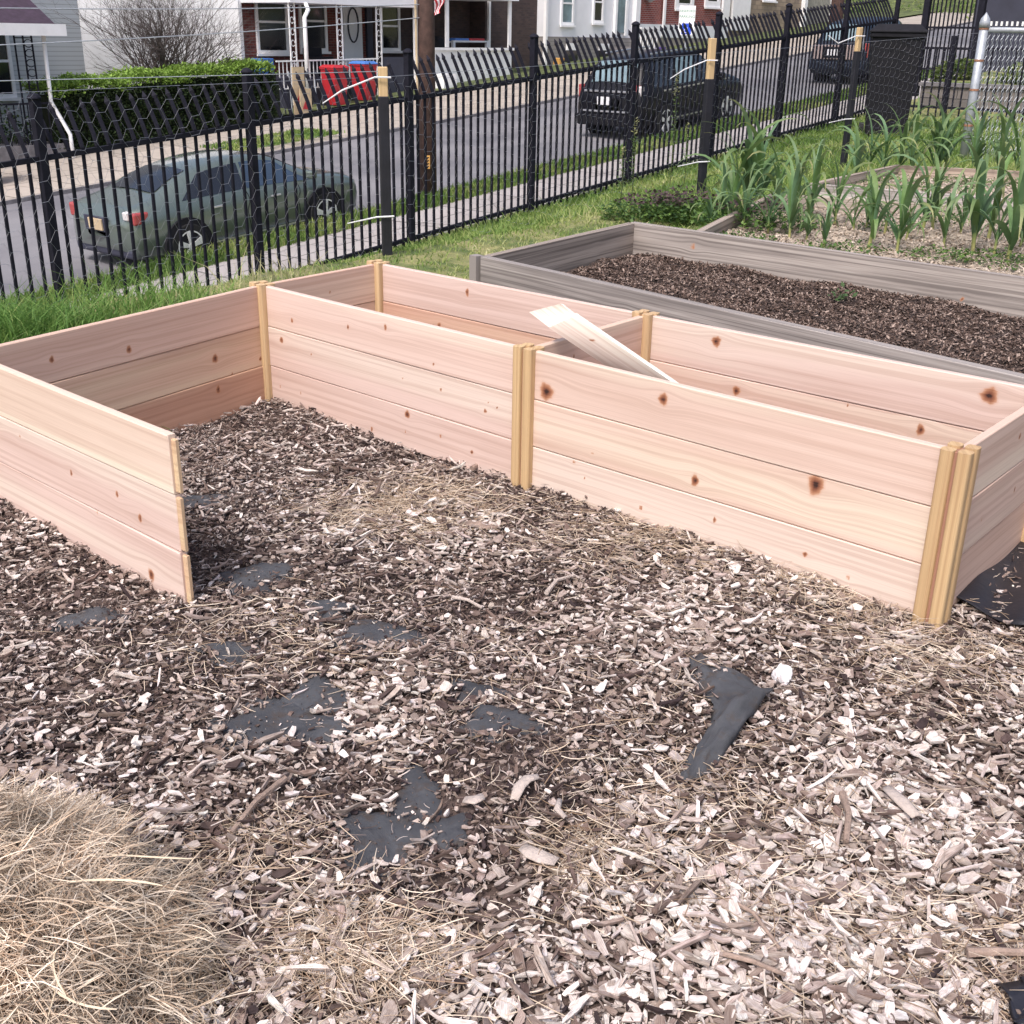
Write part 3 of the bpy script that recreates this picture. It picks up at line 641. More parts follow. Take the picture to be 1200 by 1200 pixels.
panel(bed, P1, P2, [(0.076, 0.313, 13), (0.465, 0.374, 9), (0.578, 0.181, 9), (0.221, 0.094, 3), (0.183, 0.132, 3), (0.646, 0.091, 5), (0.758, 0.026, 6), (0.908, 0.258, 14), (0.904, 0.076, 4), (1.02, 0.053, 4), (0.247, 0.173, 3), (0.416, 0.059, 4)], [PINK, (1.04, 1.02, .96), (1.0, .97, .93)])
panel(bed, Q0, Q1, [(0.471, 0.379, 8), (0.33, 0.235, 6)], [RED, (.9, .72, .62), PINK])
panel(bed, Q1, Q2, [(0.267, 0.38, 9), (0.351, 0.242, 8), (0.708, 0.272, 3), (1.089, 0.379, 12), (0.924, 0.247, 9)], [PINK, (1.0, .94, .90), PINK])
panel(bed, P0, Q0, [(.3, .35, 4)], [ORN, ORN, (1, .88, .8)])
panel(bed, P1, Q1, [(.2, .36, 4), (.5, .3, 6)], [ORN, ORN, (1, .88, .8)])
panel(bed, P2, Q2, [(0.382, 0.36, 5), (0.429, 0.209, 5), (0.204, 0.199, 3)], [(.95, .84, .76), (.95, .88, .82), (1.0, .95, .88)])
CF_ = CC + (EE - CC) / np.linalg.norm(EE - CC) * 0
Lw = np.linalg.norm(P0 - CC)
sh = Lw - 1.22
panel(bed, CC, P0, [(0.616 + sh, 0.319, 7), (0.967 + sh, 0.213, 8), (0.967 + sh, 0.106, 8), (1.178 + sh, 0.167, 5), (0.342 + sh, 0.347, 6), (1.039 + sh, 0.146, 3), (1.134 + sh, 0.066, 3)], [(.84, .64, .52), (.98, .86, .72), (1.0, .88, .8)])
Le = np.linalg.norm(EE - CC); sh = Le - 1.22
panel(bed, CC, EE, [(0.371 + sh, 0.261, 6), (0.498 + sh, 0.248, 4), (0.748 + sh, 0.212, 5), (0.957 + sh, 0.213, 5), (1.049 + sh, 0.178, 6), (1.074 + sh, 0.041, 9), (0.85 + sh, 0.134, 4)], [PINK, PINK, CREAM], endgap=(.03, .012))
dE = (EE - CC) / Le
for r_ in range(3):      # tongues left bare at the free ends of the planks
    plank("plank_tongue", EE - dE * .013, EE + dE * .004, r_ * PH + .006, (r_ + 1) * PH - .006 - .004 * (r_ == 2), .011, [], M['cedar'], (.95, .85, .62), bed, step=.02)
for c, (a, b_) in {0: (P0, P1), 1: (P1, P2), 2: (P2, P1), 3: (Q0, Q1), 4: (Q1, Q2), 5: (Q2, Q1), 6: (CC, EE)}.items():
    v = b_ - a; post(bed, a, math.atan2(v[1], v[0]), -.04, .426, col=(1, 1, 1) if c in (1, 2) else (1.08, 1.1, 1.15))
# loose plank lying across the divider
def board3(name, pts_top, th, m, color, parent, knots=()):
    """plank between four top corners a,b (upper end) c,d (lower end) in space"""
    a, b_, c, d_ = [np.array(p, float) for p in pts_top]; nu, nv = 60, 12; V = []; nrm = np.cross(b_ - a, d_ - a); nrm /= np.linalg.norm(nrm); nrm *= np.sign(nrm[2])
    tt = np.linspace(0, 1, nu); ww = np.linspace(0, 1, nv); T_, W_ = np.meshgrid(tt, ww, indexing='ij')
    P = (a[None, None] * (1 - W_[..., None]) + b_[None, None] * W_[..., None]) * (1 - T_[..., None]) + (d_[None, None] * (1 - W_[..., None]) + c[None, None] * W_[..., None]) * T_[..., None]
    L = np.linalg.norm(d_ - a); H = np.linalg.norm(b_ - a); V = np.concatenate([P.reshape(-1, 3), (P - nrm * th).reshape(-1, 3)]); K = nu * nv
    i = np.arange(K).reshape(nu, nv); F = [np.stack([i[:-1, :-1], i[1:, :-1], i[1:, 1:], i[:-1, 1:]], -1).reshape(-1, 4), np.stack([i[:-1, :-1], i[:-1, 1:], i[1:, 1:], i[1:, :-1]], -1).reshape(-1, 4) + K]
    for loop in (i[:, 0][::-1], i[:, -1], i[0, :], i[-1, :][::-1]): F.append(np.stack([loop[:-1], loop[1:], loop[1:] + K, loop[:-1] + K], -1))
    u = (T_ * L).ravel(); v = (W_ * H).ravel(); uv = np.stack([u + 7, v + 3], 1); kn = np.zeros(K)
    for ku, kv, kr in knots: kn = np.maximum(kn, np.clip(1.02 - .42 * np.hypot(u - ku, v - kv) / kr, 0, 1))
    o = np_mesh(name, V - np.array(parent.location), np.concatenate(F), m, uv=np.concatenate([uv, uv]), attrs={"warp": np.zeros(2 * K), "knot": np.tile(kn, 2)}, parent=parent); o.color = (*color, 1); return o
lapL, lapR = G(620, 362, .50), G(657, 352, .545); stL, stR = G(645, 381, .474), G(676, 367, .515); enL, enR = G(770, 464, .29), G(850, 486, .29)
lp = empty("loose_plank", tuple(stL), "single pale cedar plank lying diagonally across the divider of the new bed", "plank")
board3("plank_face", (stL, stR, enR, enL), .022, M['cedar'], (1.2, 1.3, 1.32), lp, [(.08, .05, .005), (.30, .08, .006)])
dn = np.array([0, 0, -.009]); board3("plank_lap", (lapL + dn, lapR + dn, stR + dn, stL + dn), .011, M['cedar'], (1.2, 1.3, 1.32), lp)
# ------------------------------------------------------------------ weathered bed and its soil
ob = empty("weathered_raised_bed", (float(OB[0][0]), float(OB[0][1]), 0), "old raised bed of silvery weathered boards behind the new one, filled with dark soil", "raised bed")
GREY = (1, 1, 1)
def kn_r(n, L, h): return [(rng.uniform(.1, L), rng.uniform(.03, h - .03), rng.uniform(5, 9)) for _ in range(n)]
plank("board", OB[0], OB_F, -.03, .28, .042, [(.92, .17, 8), (1.63, .17, 8), (.35, .1, 5)], M['grey_wood'], GREY, ob, step=.02)
def offs(a, b_, k): v = (b_ - a) / np.linalg.norm(b_ - a); return v * k
plank("board", OB[0] + offs(OB[0], OB[1], .024), OB[1] - offs(OB[0], OB[1], .024), -.03, .278, .042, kn_r(3, 1.4, .28), M['grey_wood'], (1.0, .93, .86), ob, step=.02)
plank("board", OB[1], OB_K, -.03, .28, .042, [(.42, .2, 9), (1.9, .15, 6)], M['grey_wood'], (1.1, 1.08, 1.05), ob, step=.02)
plank("board", OB_F, OB_K, -.03, .278, .04, [], M['grey_wood'], GREY, ob, step=.03)
o = MB(); o.box((float(OB[0][0]) - .035, float(OB[0][1]) + .02, .125), (.045, .05, .31), .7); o.build("end_stub", M['grey_wood'], ob)
def soil(name, poly, zc, m, label, amp=.015, inset=.03, n=70, parent=None):
    a, b_, c, d_ = [np.array(p, float) for p in poly]; ctr = (a + b_ + c + d_) / 4; a, b_, c, d_ = [p + (ctr - p) * inset / np.linalg.norm(ctr - p) for p in (a, b_, c, d_)]
    t = np.linspace(0, 1, n); T_, U_ = np.meshgrid(t, t, indexing='ij')
    P = (a * (1 - T_[..., None]) + b_ * T_[..., None]) * (1 - U_[..., None]) + (d_ * (1 - T_[..., None]) + c * T_[..., None]) * U_[..., None]
    Z = zc + amp * (np.sin(P[..., 0] * 9) * np.sin(P[..., 1] * 7) + .6 * np.sin(P[..., 0] * 23 + P[..., 1] * 17)) + rng.normal(0, amp * .15, T_.shape)
    V = np.concatenate([P, Z[..., None]], -1).reshape(-1, 3); i = np.arange(n * n).reshape(n, n); F = np.stack([i[:-1, :-1], i[1:, :-1], i[1:, 1:], i[:-1, 1:]], -1).reshape(-1, 4)
    o = np_mesh(name, V, F, m, smooth_=True); tag(o, label, "soil", kind='stuff'); return o
def bits(name, poly, zc, n, lmin, lmax, cols, label, m=None):
    a, b_, c, d_ = [np.array(p, float) for p in poly]; t = rng.uniform(.02, .98, n)[:, None]; u = rng.uniform(.02, .98, n)[:, None]
    P = (a * (1 - t) + b_ * t) * (1 - u) + (d_ * (1 - t) + c * t) * u
    Z = zc + .015 * (np.sin(P[:, 0] * 9) * np.sin(P[:, 1] * 7) + .6 * np.sin(P[:, 0] * 23 + P[:, 1] * 17)) + rng.uniform(.0, .012, n)
    L = rng.uniform(lmin, lmax, n); W_ = L * rng.uniform(.25, .5, n); yaw = rng.uniform(0, 6.28, n); tl = rng.normal(0, .45, n)
    dx_ = np.stack([np.cos(yaw) * np.cos(tl), np.sin(yaw) * np.cos(tl), np.sin(tl)], 1) * L[:, None] / 2; dy_ = np.stack([-np.sin(yaw), np.cos(yaw), rng.normal(0, .4, n)], 1) * W_[:, None] / 2
    C0 = np.column_stack([P, Z]); V = np.stack([C0 - dx_ - dy_ * .6, C0 + dx_ * .9 - dy_, C0 + dx_ + dy_ * .7, C0 - dx_ * .8 + dy_], 1)
    k = rng.uniform(0, len(cols) - 1.01, n) ** 1.0; ki = k.astype(int); f = (k - ki)[:, None]; cols = np.array(cols); C = cols[ki] * (1 - f) + cols[ki + 1] * f
    F = np.arange(n * 4).reshape(n, 4); o = np_mesh(name, V.reshape(-1, 3), F, m or M['crumbs'], np.repeat(C, 4, 0)); tag(o, label, "mulch", kind='stuff'); return o
soil("bed_soil", OLDBED, .115, M['bedsoil'], "dark crumbly soil filling the weathered bed")
bits("bark_mulch", OLDBED, .115, 80000, .005, .022, [(.045, .03, .024), (.09, .062, .05), (.17, .12, .10), (.42, .33, .28)], "fine dark bark mulch on the soil of the weathered bed")
# leek beds
def bed_box(label, poly, h_, sides, cols):
    o = empty("leek_bed", (float(poly[0][0]), float(poly[0][1]), 0), label, "raised bed")
    for (i, j, c) in sides: plank("board", poly[i] + offs(poly[i], poly[j], .002 * i), poly[j], -.03, h_ - .0015 * i, .04, kn_r(2, 1.5, .2), M['grey_wood'], c, o, step=.03)
    return o
bed_box("low weathered board bed with leeks right behind the soil bed", GA, .255, [(0, 1, (1.25, 1.2, 1.15)), (0, 3, (1.2, 1.1, 1.0)), (3, 2, (1.35, 1.3, 1.2)), (1, 2, GREY)], None)
bed_box("far leek bed with pale boards in front of the chain link post", GB, .2, [(0, 1, (1.4, 1.4, 1.4)), (0, 3, (1.2, 1.1, 1.0)), (3, 2, (1.3, 1.15, 1.0)), (1, 2, GREY)], None)
soil("straw_mulched_soil", GA, .165, M['strawsoil'], "straw mulched soil of the near leek bed")
bits("straw_mulch", GA, .165, 22000, .008, .03, [(.32, .26, .20), (.46, .38, .31), (.60, .52, .44)], "short straw mulch among the near leeks")
soil("far_bed_soil", GB, .11, M['strawsoil'], "pale mulched soil of the far leek bed")
bits("far_straw_mulch", GB, .11, 12000, .012, .04, [(.32, .26, .20), (.46, .38, .31), (.60, .52, .44)], "straw mulch among the far leeks")

# ------------------------------------------------------------------ leaves
def leaf_ribbon(base, yaw, L, W_, rise, droop, seg=9, fold=.35, twist=0.0):
    p = np.array(base, float); pts = []; pit = rise; yw = yaw; V = []; F = []
    for k in range(seg + 1):
        t = k / seg; d_ = np.array([math.cos(yw) * math.cos(pit), math.sin(yw) * math.cos(pit), math.sin(pit)])
        sd = np.array([-math.sin(yw), math.cos(yw), 0]); u_ = np.cross(d_, sd); u_ = u_ if u_[2] > 0 or abs(pit) > 1.2 else -u_
        w_ = W_ / 2 * (min(1, .45 + 2.2 * t)) * (1 - t ** 2.2) + .0006; sd2 = sd * math.cos(twist * t) + u_ * math.sin(twist * t)
        V += [p - sd2 * w_ + u_ * w_ * fold * (1 - t * .6), p.copy(), p + sd2 * w_ + u_ * w_ * fold * (1 - t * .6)]
        p = p + d_ * L / seg; pit = max(-1.35, pit - droop * (t ** .9 * 2.0 + .08) * 1.9 / seg); yw += twist * .15 / seg
    for k in range(seg):
        a = k * 3; F += [(a, a + 1, a + 4, a + 3), (a + 1, a + 2, a + 5, a + 4)]
    return V, F
def leek_proto(name, seed, hgt, label, nl=8):
    rg = random.Random(seed); root = empty(name, (0, 0, 0), label, "leek plant")
    n = 10; V = []; F = []; zs = [-.03, 0, .04, .09, .13, .16]; rs = [.011, .012, .0115, .012, .015, .006]
    lx = rg.uniform(-.02, .02)
    for z, r_ in zip(zs, rs): V += [(r_ * math.cos(6.283 * j / n) + lx * z / .16, r_ * .8 * math.sin(6.283 * j / n), z * hgt / .42) for j in range(n)]
    for i in range(5): F += [(i * n + j, i * n + (j + 1) % n, (i + 1) * n + (j + 1) % n, (i + 1) * n + j) for j in range(n)]
    C = np.repeat(np.array([[.50, .46, .22], [.52, .48, .22], [.46, .48, .18], [.24, .34, .12], [.11, .2, .08], [.1, .18, .08]]), n, 0)
    np_mesh("stem", V, F, M['leaf'], C, root, True)
    fan = rg.uniform(0, math.pi)
    for k in range(nl):
        t = k / (nl - 1); yaw = fan + (math.pi if k % 2 else 0) + rg.uniform(-.5, .5); L = hgt * rg.uniform(1.05, 1.5) * (.8 + .35 * t); inner = t > .6
        V, F = leaf_ribbon((lx * .8, 0, (.05 + .10 * t) * hgt / .42), yaw, L, rg.uniform(.026, .042), R(rg.uniform(76, 88) if inner else rg.uniform(48, 74)), rg.uniform(.8, 1.7) if inner else rg.uniform(1.1, 1.8), twist=rg.uniform(-.9, .9))
        c = np.array([.13, .235, .10]) * rg.uniform(.75, 1.4); c = c * np.array([1, 1, .9 + rg.uniform(-.2, .35)])
        tip = np.array([.40, .38, .17]) if rg.random() < .3 else np.array([.22, .28, .12]); tt = np.repeat(np.arange(len(V) // 3) / (len(V) // 3 - 1), 3)[:, None]
        np_mesh("leaf", V, F, M['leaf'], c * (1 - tt ** 3) + tip * tt ** 3, root, True)
    return root
LEEK_N = 0; leek_sets = {}
def place_leeks(spots, z, group, labels, seeds):
    for i, ((px, py), hs_, lb_) in enumerate(zip(spots, seeds, labels)):
        g = G(px, py, z); key = hs_[0]
        if key not in leek_sets: leek_sets[key] = leek_proto("leek_plant", key * 13 + 5, .42, lb_, 9 + key % 3); o = leek_sets[key]
        else: o = copy_tree(leek_sets[key])
        o.location = (float(g[0]), float(g[1]), z - .005); o.rotation_euler = (0, 0, rng.uniform(0, 6.28)); k = hs_[1] * .92; o.scale = (k, k, k)
        tag(o, lb_, "leek plant", group)
extra_leeks = True
num = ["first", "second", "third", "fourth", "fifth", "sixth", "seventh", "eighth", "ninth", "tenth", "eleventh", "twelfth"]
spA = [(832, 266), (871, 268), (925, 278), (978, 262), (1018, 289), (1051, 294), (1140, 293), (1181, 306), (1215, 300)]
place_leeks(spA, .17, "leeks in the near leek bed", [num[i] + " leek from the left in the front row of the near leek bed" for i in range(len(spA))], [(0, .5), (1, .8), (2, .85), (3, .9), (4, .95), (5, .95), (1, 1.15), (3, 1.15), (2, 1.1)])
spA2 = [(862, 246), (876, 243), (890, 244), (908, 250), (932, 252), (950, 258), (1037, 272), (1081, 271), (1093, 268), (1158, 280), (1205, 275)]
place_leeks(spA2, .17, "leeks in the near leek bed", [num[i] + " leek from the left in the back row of the near leek bed" for i in range(len(spA2))], [(4, 1.15), (0, 1.3), (2, 1.2), (5, .9), (3, .9), (2, .95), (0, .85), (1, 1.0), (4, .9), (5, 1.1), (3, 1.1)])
spC = [(845, 262), (858, 262), (900, 272), (945, 282), (965, 290), (1000, 272), (1015, 268), (1062, 280), (1105, 290), (1125, 276), (1165, 296), (1195, 290)]
place_leeks(spC, .17, "leeks in the near leek bed", [num[i] + " smaller leek from the left between the rows of the near leek bed" for i in range(12)], [(2, .75), (5, .8), (0, .7), (3, .6), (1, .55), (4, .7), (2, .65), (5, .7), (0, .8), (3, .75), (1, .85), (4, .8)])
spB = [(1000, 212), (1017, 202), (1033, 204), (1053, 202), (1068, 204), (1092, 203), (1100, 202), (1107, 200), (1140, 204), (1168, 208), (1188, 208), (1202, 204)]
place_leeks(spB, .12, "leeks in the far leek bed", [num[i] + " leek from the left in the far leek bed" for i in range(12)], [(1, 1.0), (0, 1.15), (2, 1.0), (3, 1.1), (5, 1.2), (4, 1.1), (0, 1.3), (1, 1.25), (2, 1.1), (3, 1.3), (4, 1.25), (5, 1.2)])
def leaf_clump(name, c, rx, ry, h_, n, lsize, cols, label, cat="weed", top=None, kind=None):
    a = rng.uniform(0, 6.28, n); r_ = np.sqrt(rng.random(n)); x = c[0] + rx * r_ * np.cos(a); y = c[1] + ry * r_ * np.sin(a); z = c[2] + rng.random(n) * h_ * (1 - .6 * r_ ** 2)
    L = rng.uniform(.6, 1.3, n) * lsize; yaw = rng.uniform(0, 6.28, n); pt = rng.uniform(-.3, .9, n)
    dd = np.stack([np.cos(yaw) * np.cos(pt), np.sin(yaw) * np.cos(pt), np.sin(pt)], 1) * L[:, None]; sd = np.stack([-np.sin(yaw), np.cos(yaw), rng.normal(0, .3, n)], 1) * L[:, None] * .32
    P = np.stack([x, y, z], 1); V = np.stack([P, P + dd * .5 - sd, P + dd, P + dd * .5 + sd], 1).reshape(-1, 3)
    cols = np.array(cols); C = cols[rng.integers(0, len(cols), n)] * rng.uniform(.7, 1.3, n)[:, None]
    if top is not None: k = z > c[2] + h_ * .62; C[k] = np.array(top) * rng.uniform(.7, 1.4, k.sum())[:, None]
    o = np_mesh(name, V - np.array(c), np.arange(n * 4).reshape(n, 4), M['leaf'], np.repeat(C, 4, 0)); o.location = c
    tag(o, label, cat, kind=kind); return o
GRN = [(.09, .17, .04), (.13, .22, .05), (.06, .12, .035)]
def W3(px, py, z): g = G(px, py, z); return (float(g[0]), float(g[1]), z)
for (px, py, rx, ry, h_, n_, lab) in [(765, 258, .38, .3, .20, 1700, "dark weed clump with purplish tops beside the corner of the soil bed"), (800, 255, .34, .3, .22, 1500, "purple topped weed clump between the soil bed corner and the first leek"), (885, 266, .40, .3, .18, 1300, "low purplish weeds under the tall leek cluster")]:
    leaf_clump("purple_weed", W3(px, py, .0 if px < 830 else .16), rx, ry, h_, n_, .035, GRN, lab, top=(.10, .065, .065))
leaf_clump("seedling", W3(1022, 332, .12), .05, .05, .13, 40, .03, [(.2, .32, .06), (.12, .24, .05)], "small bright green seedling in the dark soil")
leaf_clump("low_weed", W3(985, 352, .12), .05, .05, .06, 30, .03, [(.08, .14, .05)], "small dull green weed in the middle of the dark soil")
for i, (px, py, z, n_) in enumerate([(960, 296, .17, 120), (1000, 296, .17, 130), (1095, 302, .17, 150), (1035, 268, .17, 90), (1110, 262, .17, 90), (1160, 305, .17, 150), (870, 284, .17, 160), (1190, 312, .17, 120), (1040, 212, .12, 120), (1120, 214, .12, 130), (1180, 216, .12, 120), (1010, 215, .12, 100), (1075, 223, .12, 120)]):
    leaf_clump("chickweed", W3(px, py, z), .2, .16, .06, n_ * 2, .022, GRN, None, "ground cover", kind='stuff')
    COL.objects[-1]['label'] = "low green chickweed creeping between the leeks"
for px, py, h_, lab in [(740, 226, .62, "tall thin flowering weed at a post of the iron fence"), (785, 212, .95, "tallest seeding weed stalk in front of the black car"), (801, 216, .55, "short flowering weed stalk right beside the tallest one"), (727, 232, .42, "shortest seeding weed just left of the fence post")]:
    c = W3(px, py + 6, -.02); root = empty("flowering_weed", c, lab, "weed")
    b = MB(); b.tube([c, (c[0] + .01, c[1], c[2] + h_ * .5), (c[0] - .01, c[1] + .01, c[2] + h_)], [.004, .003, .002], 5); b.build("stem", M['verge'], root)
    n_ = 130; t = rng.random(n_); P = np.stack([rng.normal(0, .022, n_) * (1.2 - t), rng.normal(0, .022, n_) * (1.2 - t), .15 * h_ + t * h_ * .88], 1)
    yaw = rng.uniform(0, 6.28, n_); L = .022; dd = np.stack([np.cos(yaw), np.sin(yaw), rng.uniform(0, .8, n_)], 1) * L; sd = np.stack([-np.sin(yaw), np.cos(yaw), 0 * yaw], 1) * L * .4
    V = np.stack([P, P + dd * .5 - sd, P + dd, P + dd * .5 + sd], 1).reshape(-1, 3); C = np.where(t[:, None] > .75, [[.42, .42, .2]], [[.14, .22, .07]])
    np_mesh("leaves", V, np.arange(n_ * 4).reshape(n_, 4), M['leaf'], np.repeat(C, 4, 0), root)
# tufts along the back of the new bed and at the far left
for i, (px, py, n_, hh_) in enumerate([(25, 392, 700, .17), (80, 388, 450, .15), (150, 368, 160, .2), (-20, 400, 600, .17), (230, 352, 120, .12), (345, 335, 60, .2), (195, 362, 120, .22)]):
    g = G(px, py, .02); x = rng.normal(g[0], .16, n_); y = rng.normal(g[1], .12, n_); k = ~near_bed(x, y) & (to_sw2(x, y) > -7.3); x, y = x[k], y[k]; m_ = len(x)
    c_ = grass_cols(m_, x, y) * [.8, .95, .9] if i != 5 else np.tile([[.45, .42, .24]], (m_, 1))
    blades("grass_tuft", x, y, terr(x, y), rng.uniform(.5, 1.1, m_) * hh_, np.full(m_, .006), c_, M['grass'], None, None, 1.5)
    COL.objects[-1]['label'] = "long arching grass along the outside of the new bed"
# ------------------------------------------------------------------ small things on the chips
def zg(x, y): return float(undul(np.array(x), np.array(y)))
L_ = [(806, 770), (810, 800), (836, 828), (822, 862), (800, 892), (796, 914)]; R_ = [(846, 778), (882, 800), (905, 815), (884, 842), (860, 872), (824, 908)]
V = []; nL, nW = 26, 12
for i in range(nL):
    t = i / (nL - 1) * 5; k = min(int(t), 4); f = t - k; f = f * f * (3 - 2 * f) * .5 + f * .5
    a = np.array(L_[k]) * (1 - f) + np.array(L_[k + 1]) * f; b_ = np.array(R_[k]) * (1 - f) + np.array(R_[k + 1]) * f
    for j in range(nW):
        w_ = j / (nW - 1); q = a * (1 - w_) + b_ * w_; g = G(q[0], q[1], .02); T_ = i / (nL - 1)
        z = .016 + .034 * math.sin(w_ * 2.9) * math.exp(-((T_ - .55) / .35) ** 2) + .006 * math.sin(T_ * 21 + w_ * 5) + .004 * math.sin(T_ * 37 - w_ * 11) + .003 * math.sin(w_ * 23 + T_ * 9) + .012 * w_ * math.sin(T_ * 3.1)
        V.append((g[0], g[1], z + zg(g[0], g[1])))
F = [(i * nW + j, (i + 1) * nW + j, (i + 1) * nW + j + 1, i * nW + j + 1) for i in range(nL - 1) for j in range(nW - 1)]
V = np.array(V); o = np_mesh("fabric_scrap", V - V[0], F, M['fabric'], smooth_=True); o.location = V[0]; md = o.modifiers.new("solid", 'SOLIDIFY'); md.thickness = .003
tag(o, "torn flap of dark landscape fabric curling up out of the chips", "landscape fabric")
def sheet(name, pts, lab, z=.012, amp=.006):
    n_ = 22; a, b_, c, d_ = [np.array(G(*p)[:2]) for p in pts]; V = []
    for i in range(n_):
        for j in range(n_):
            t, u = i / (n_ - 1), j / (n_ - 1); p = (a * (1 - t) + b_ * t) * (1 - u) + (d_ * (1 - t) + c * t) * u
            p = p + .02 * np.array([math.sin(u * 9 + t * 3), math.cos(t * 8)]) * (1 if (i in (0, n_ - 1) or j in (0, n_ - 1)) else .2)
            V.append((p[0], p[1], z + amp * math.sin(t * 14 + u * 4) + zg(*p)))
    F = [(i * n_ + j, (i + 1) * n_ + j, (i + 1) * n_ + j + 1, i * n_ + j + 1) for i in range(n_ - 1) for j in range(n_ - 1)]
    V = np.array(V); o = np_mesh(name, V - V[0], F, M['sleeve'], smooth_=True); o.location = V[0]; md = o.modifiers.new("solid", 'SOLIDIFY'); md.thickness = .002; tag(o, lab, "landscape fabric")
sheet("ground_cloth", [(1115, 712), (1262, 775), (1330, 690), (1190, 640)], "flat black ground cloth beside the right end of the new bed", z=.027)
sheet("ground_cloth", [(1172, 1182), (1175, 1260), (1260, 1260), (1255, 1178)], "black cloth corner poking into the lower right corner of the photo", z=.03)
def blob(name, c, r_, m, lab, cat, n_=14):
    V = []; F = []; ph = rng.uniform(0, 6, 6)
    for i in range(n_ + 1):
        th_ = math.pi * i / n_
        for j in range(n_ * 2):
            an = math.pi * j / n_; k = 1 + .14 * math.sin(3 * an + ph[0]) * math.sin(th_ * 2 + ph[1]) + .1 * math.sin(5 * an + ph[2] + 3 * th_) + .06 * math.sin(9 * an + ph[3]) * math.sin(7 * th_)
            V.append((r_[0] * k * math.sin(th_) * math.cos(an), r_[1] * k * math.sin(th_) * math.sin(an), r_[2] * k * math.cos(th_)))
    w_ = n_ * 2
    for i in range(n_): F += [(i * w_ + j, (i + 1) * w_ + j, (i + 1) * w_ + (j + 1) % w_, i * w_ + (j + 1) % w_) for j in range(w_)]
    o = np_mesh(name, V, F, m, smooth_=False); o.location = c; tag(o, lab, cat); return o
g = G(916, 800); blob("white_stone", (g[0], g[1], zg(g[0], g[1]) + .03), (.02, .017, .022), M['stone_w'], "small knobbly white stone beside the torn fabric flap", "stone")
g = G(560, 690); 
def stick(name, pts, r_, m, lab, z=.026, n_=7):
    P = [G(*p) for p in pts]; P = [(p[0], p[1], zg(p[0], p[1]) + z + .004 * math.sin(i * 2)) for i, p in enumerate(P)]; root = P[0]
    b = MB(); rr = [r_ * (1 - .35 * i / (len(P) - 1)) * (1 + .12 * math.sin(i * 3.7)) for i in range(len(P))]; b.tube([tuple(np.array(p) - np.array(root)) for p in P], rr, n_)
    o = b.build(name, m); o.location = root; tag(o, lab, "stick")
stick("stick", [(985, 945), (992, 970), (990, 996)], .0075, M['bark'], "short upright lying brown stick near the dark hollow in the chips")
stick("stick", [(1130, 1130), (1165, 1131), (1215, 1134)], .008, M['bark'], "thick brown stick crossing the right edge of the photo")
stick("twig", [(845, 1140), (880, 1150), (918, 1160)], .0045, M['bark'], "thin reddish twig at the lower right bottom")
stick("twig", [(855, 1078), (880, 1095), (912, 1130)], .004, M['bark'], "thin dark twig slanting above the lower reddish twig")
stick("twig", [(335, 925), (300, 955), (272, 985)], .006, M['bark'], "dark twig above the right shoulder of the straw pile")
stick("stick", [(640, 705), (652, 690), (672, 680)], .006, M['palebark'], "small pale crooked stick in the middle of the chips")
stick("twig", [(530, 707), (548, 710), (565, 714)], .005, M['palebark'], "short pale twig left of the crooked stick")
stick("twig", [(553, 557), (572, 548)], .009, M['bark'], "grey broken stick at the foot of the middle front post")
def curl(name, pts, wd, lab, m=None, z=.026, arch=.006):
    V = []; F = []; P = [np.array(G(*p)) for p in pts]; n_ = len(P)
    for i, p in enumerate(P):
        t = P[min(i + 1, n_ - 1)] - P[max(i - 1, 0)]; s_ = np.array([-t[1], t[0], 0]); s_ /= np.linalg.norm(s_); f = math.sin(math.pi * (i + .6) / (n_ + .2)) ** .5
        for k in range(7): a = -1.2 + 2.4 * k / 6; V.append(p + s_ * wd / 2 * math.sin(a) * f + np.array([0, 0, z + zg(p[0], p[1]) + arch * math.cos(a) * f]))
    for i in range(n_ - 1): F += [(i * 7 + k, (i + 1) * 7 + k, (i + 1) * 7 + k + 1, i * 7 + k + 1) for k in range(6)]
    V = np.array(V); o = np_mesh(name, V - V[0], F, m or M['palebark'], smooth_=True); o.location = V[0]; md = o.modifiers.new("solid", 'SOLIDIFY'); md.thickness = .003; tag(o, lab, "bark piece")
curl("bark_curl", [(602, 962), (608, 948), (617, 940), (630, 938)], .024, "pale curled strip of bark in the middle of the chips")
curl("bark_piece", [(612, 1008), (622, 1014), (636, 1020), (652, 1026)], .034, "broad whitish bark piece above the lower straw")
curl("bark_piece", [(544, 952), (556, 955), (566, 952)], .026, "small round pale bark piece left of the curled strip")
curl("bark_piece", [(655, 962), (652, 972), (662, 980)], .014, "slim pale bark crescent right of the curled strip")
curl("bark_piece", [(548, 624), (565, 628), (582, 626)], .05, "flat brown bark slab in the strawy patch before the middle post", M['bark'], .02, .006)
curl("bark_piece", [(1036, 940), (1055, 955), (1072, 972)], .03, "long splintered pale wood piece at the right", M['palebark'], .03, .008)
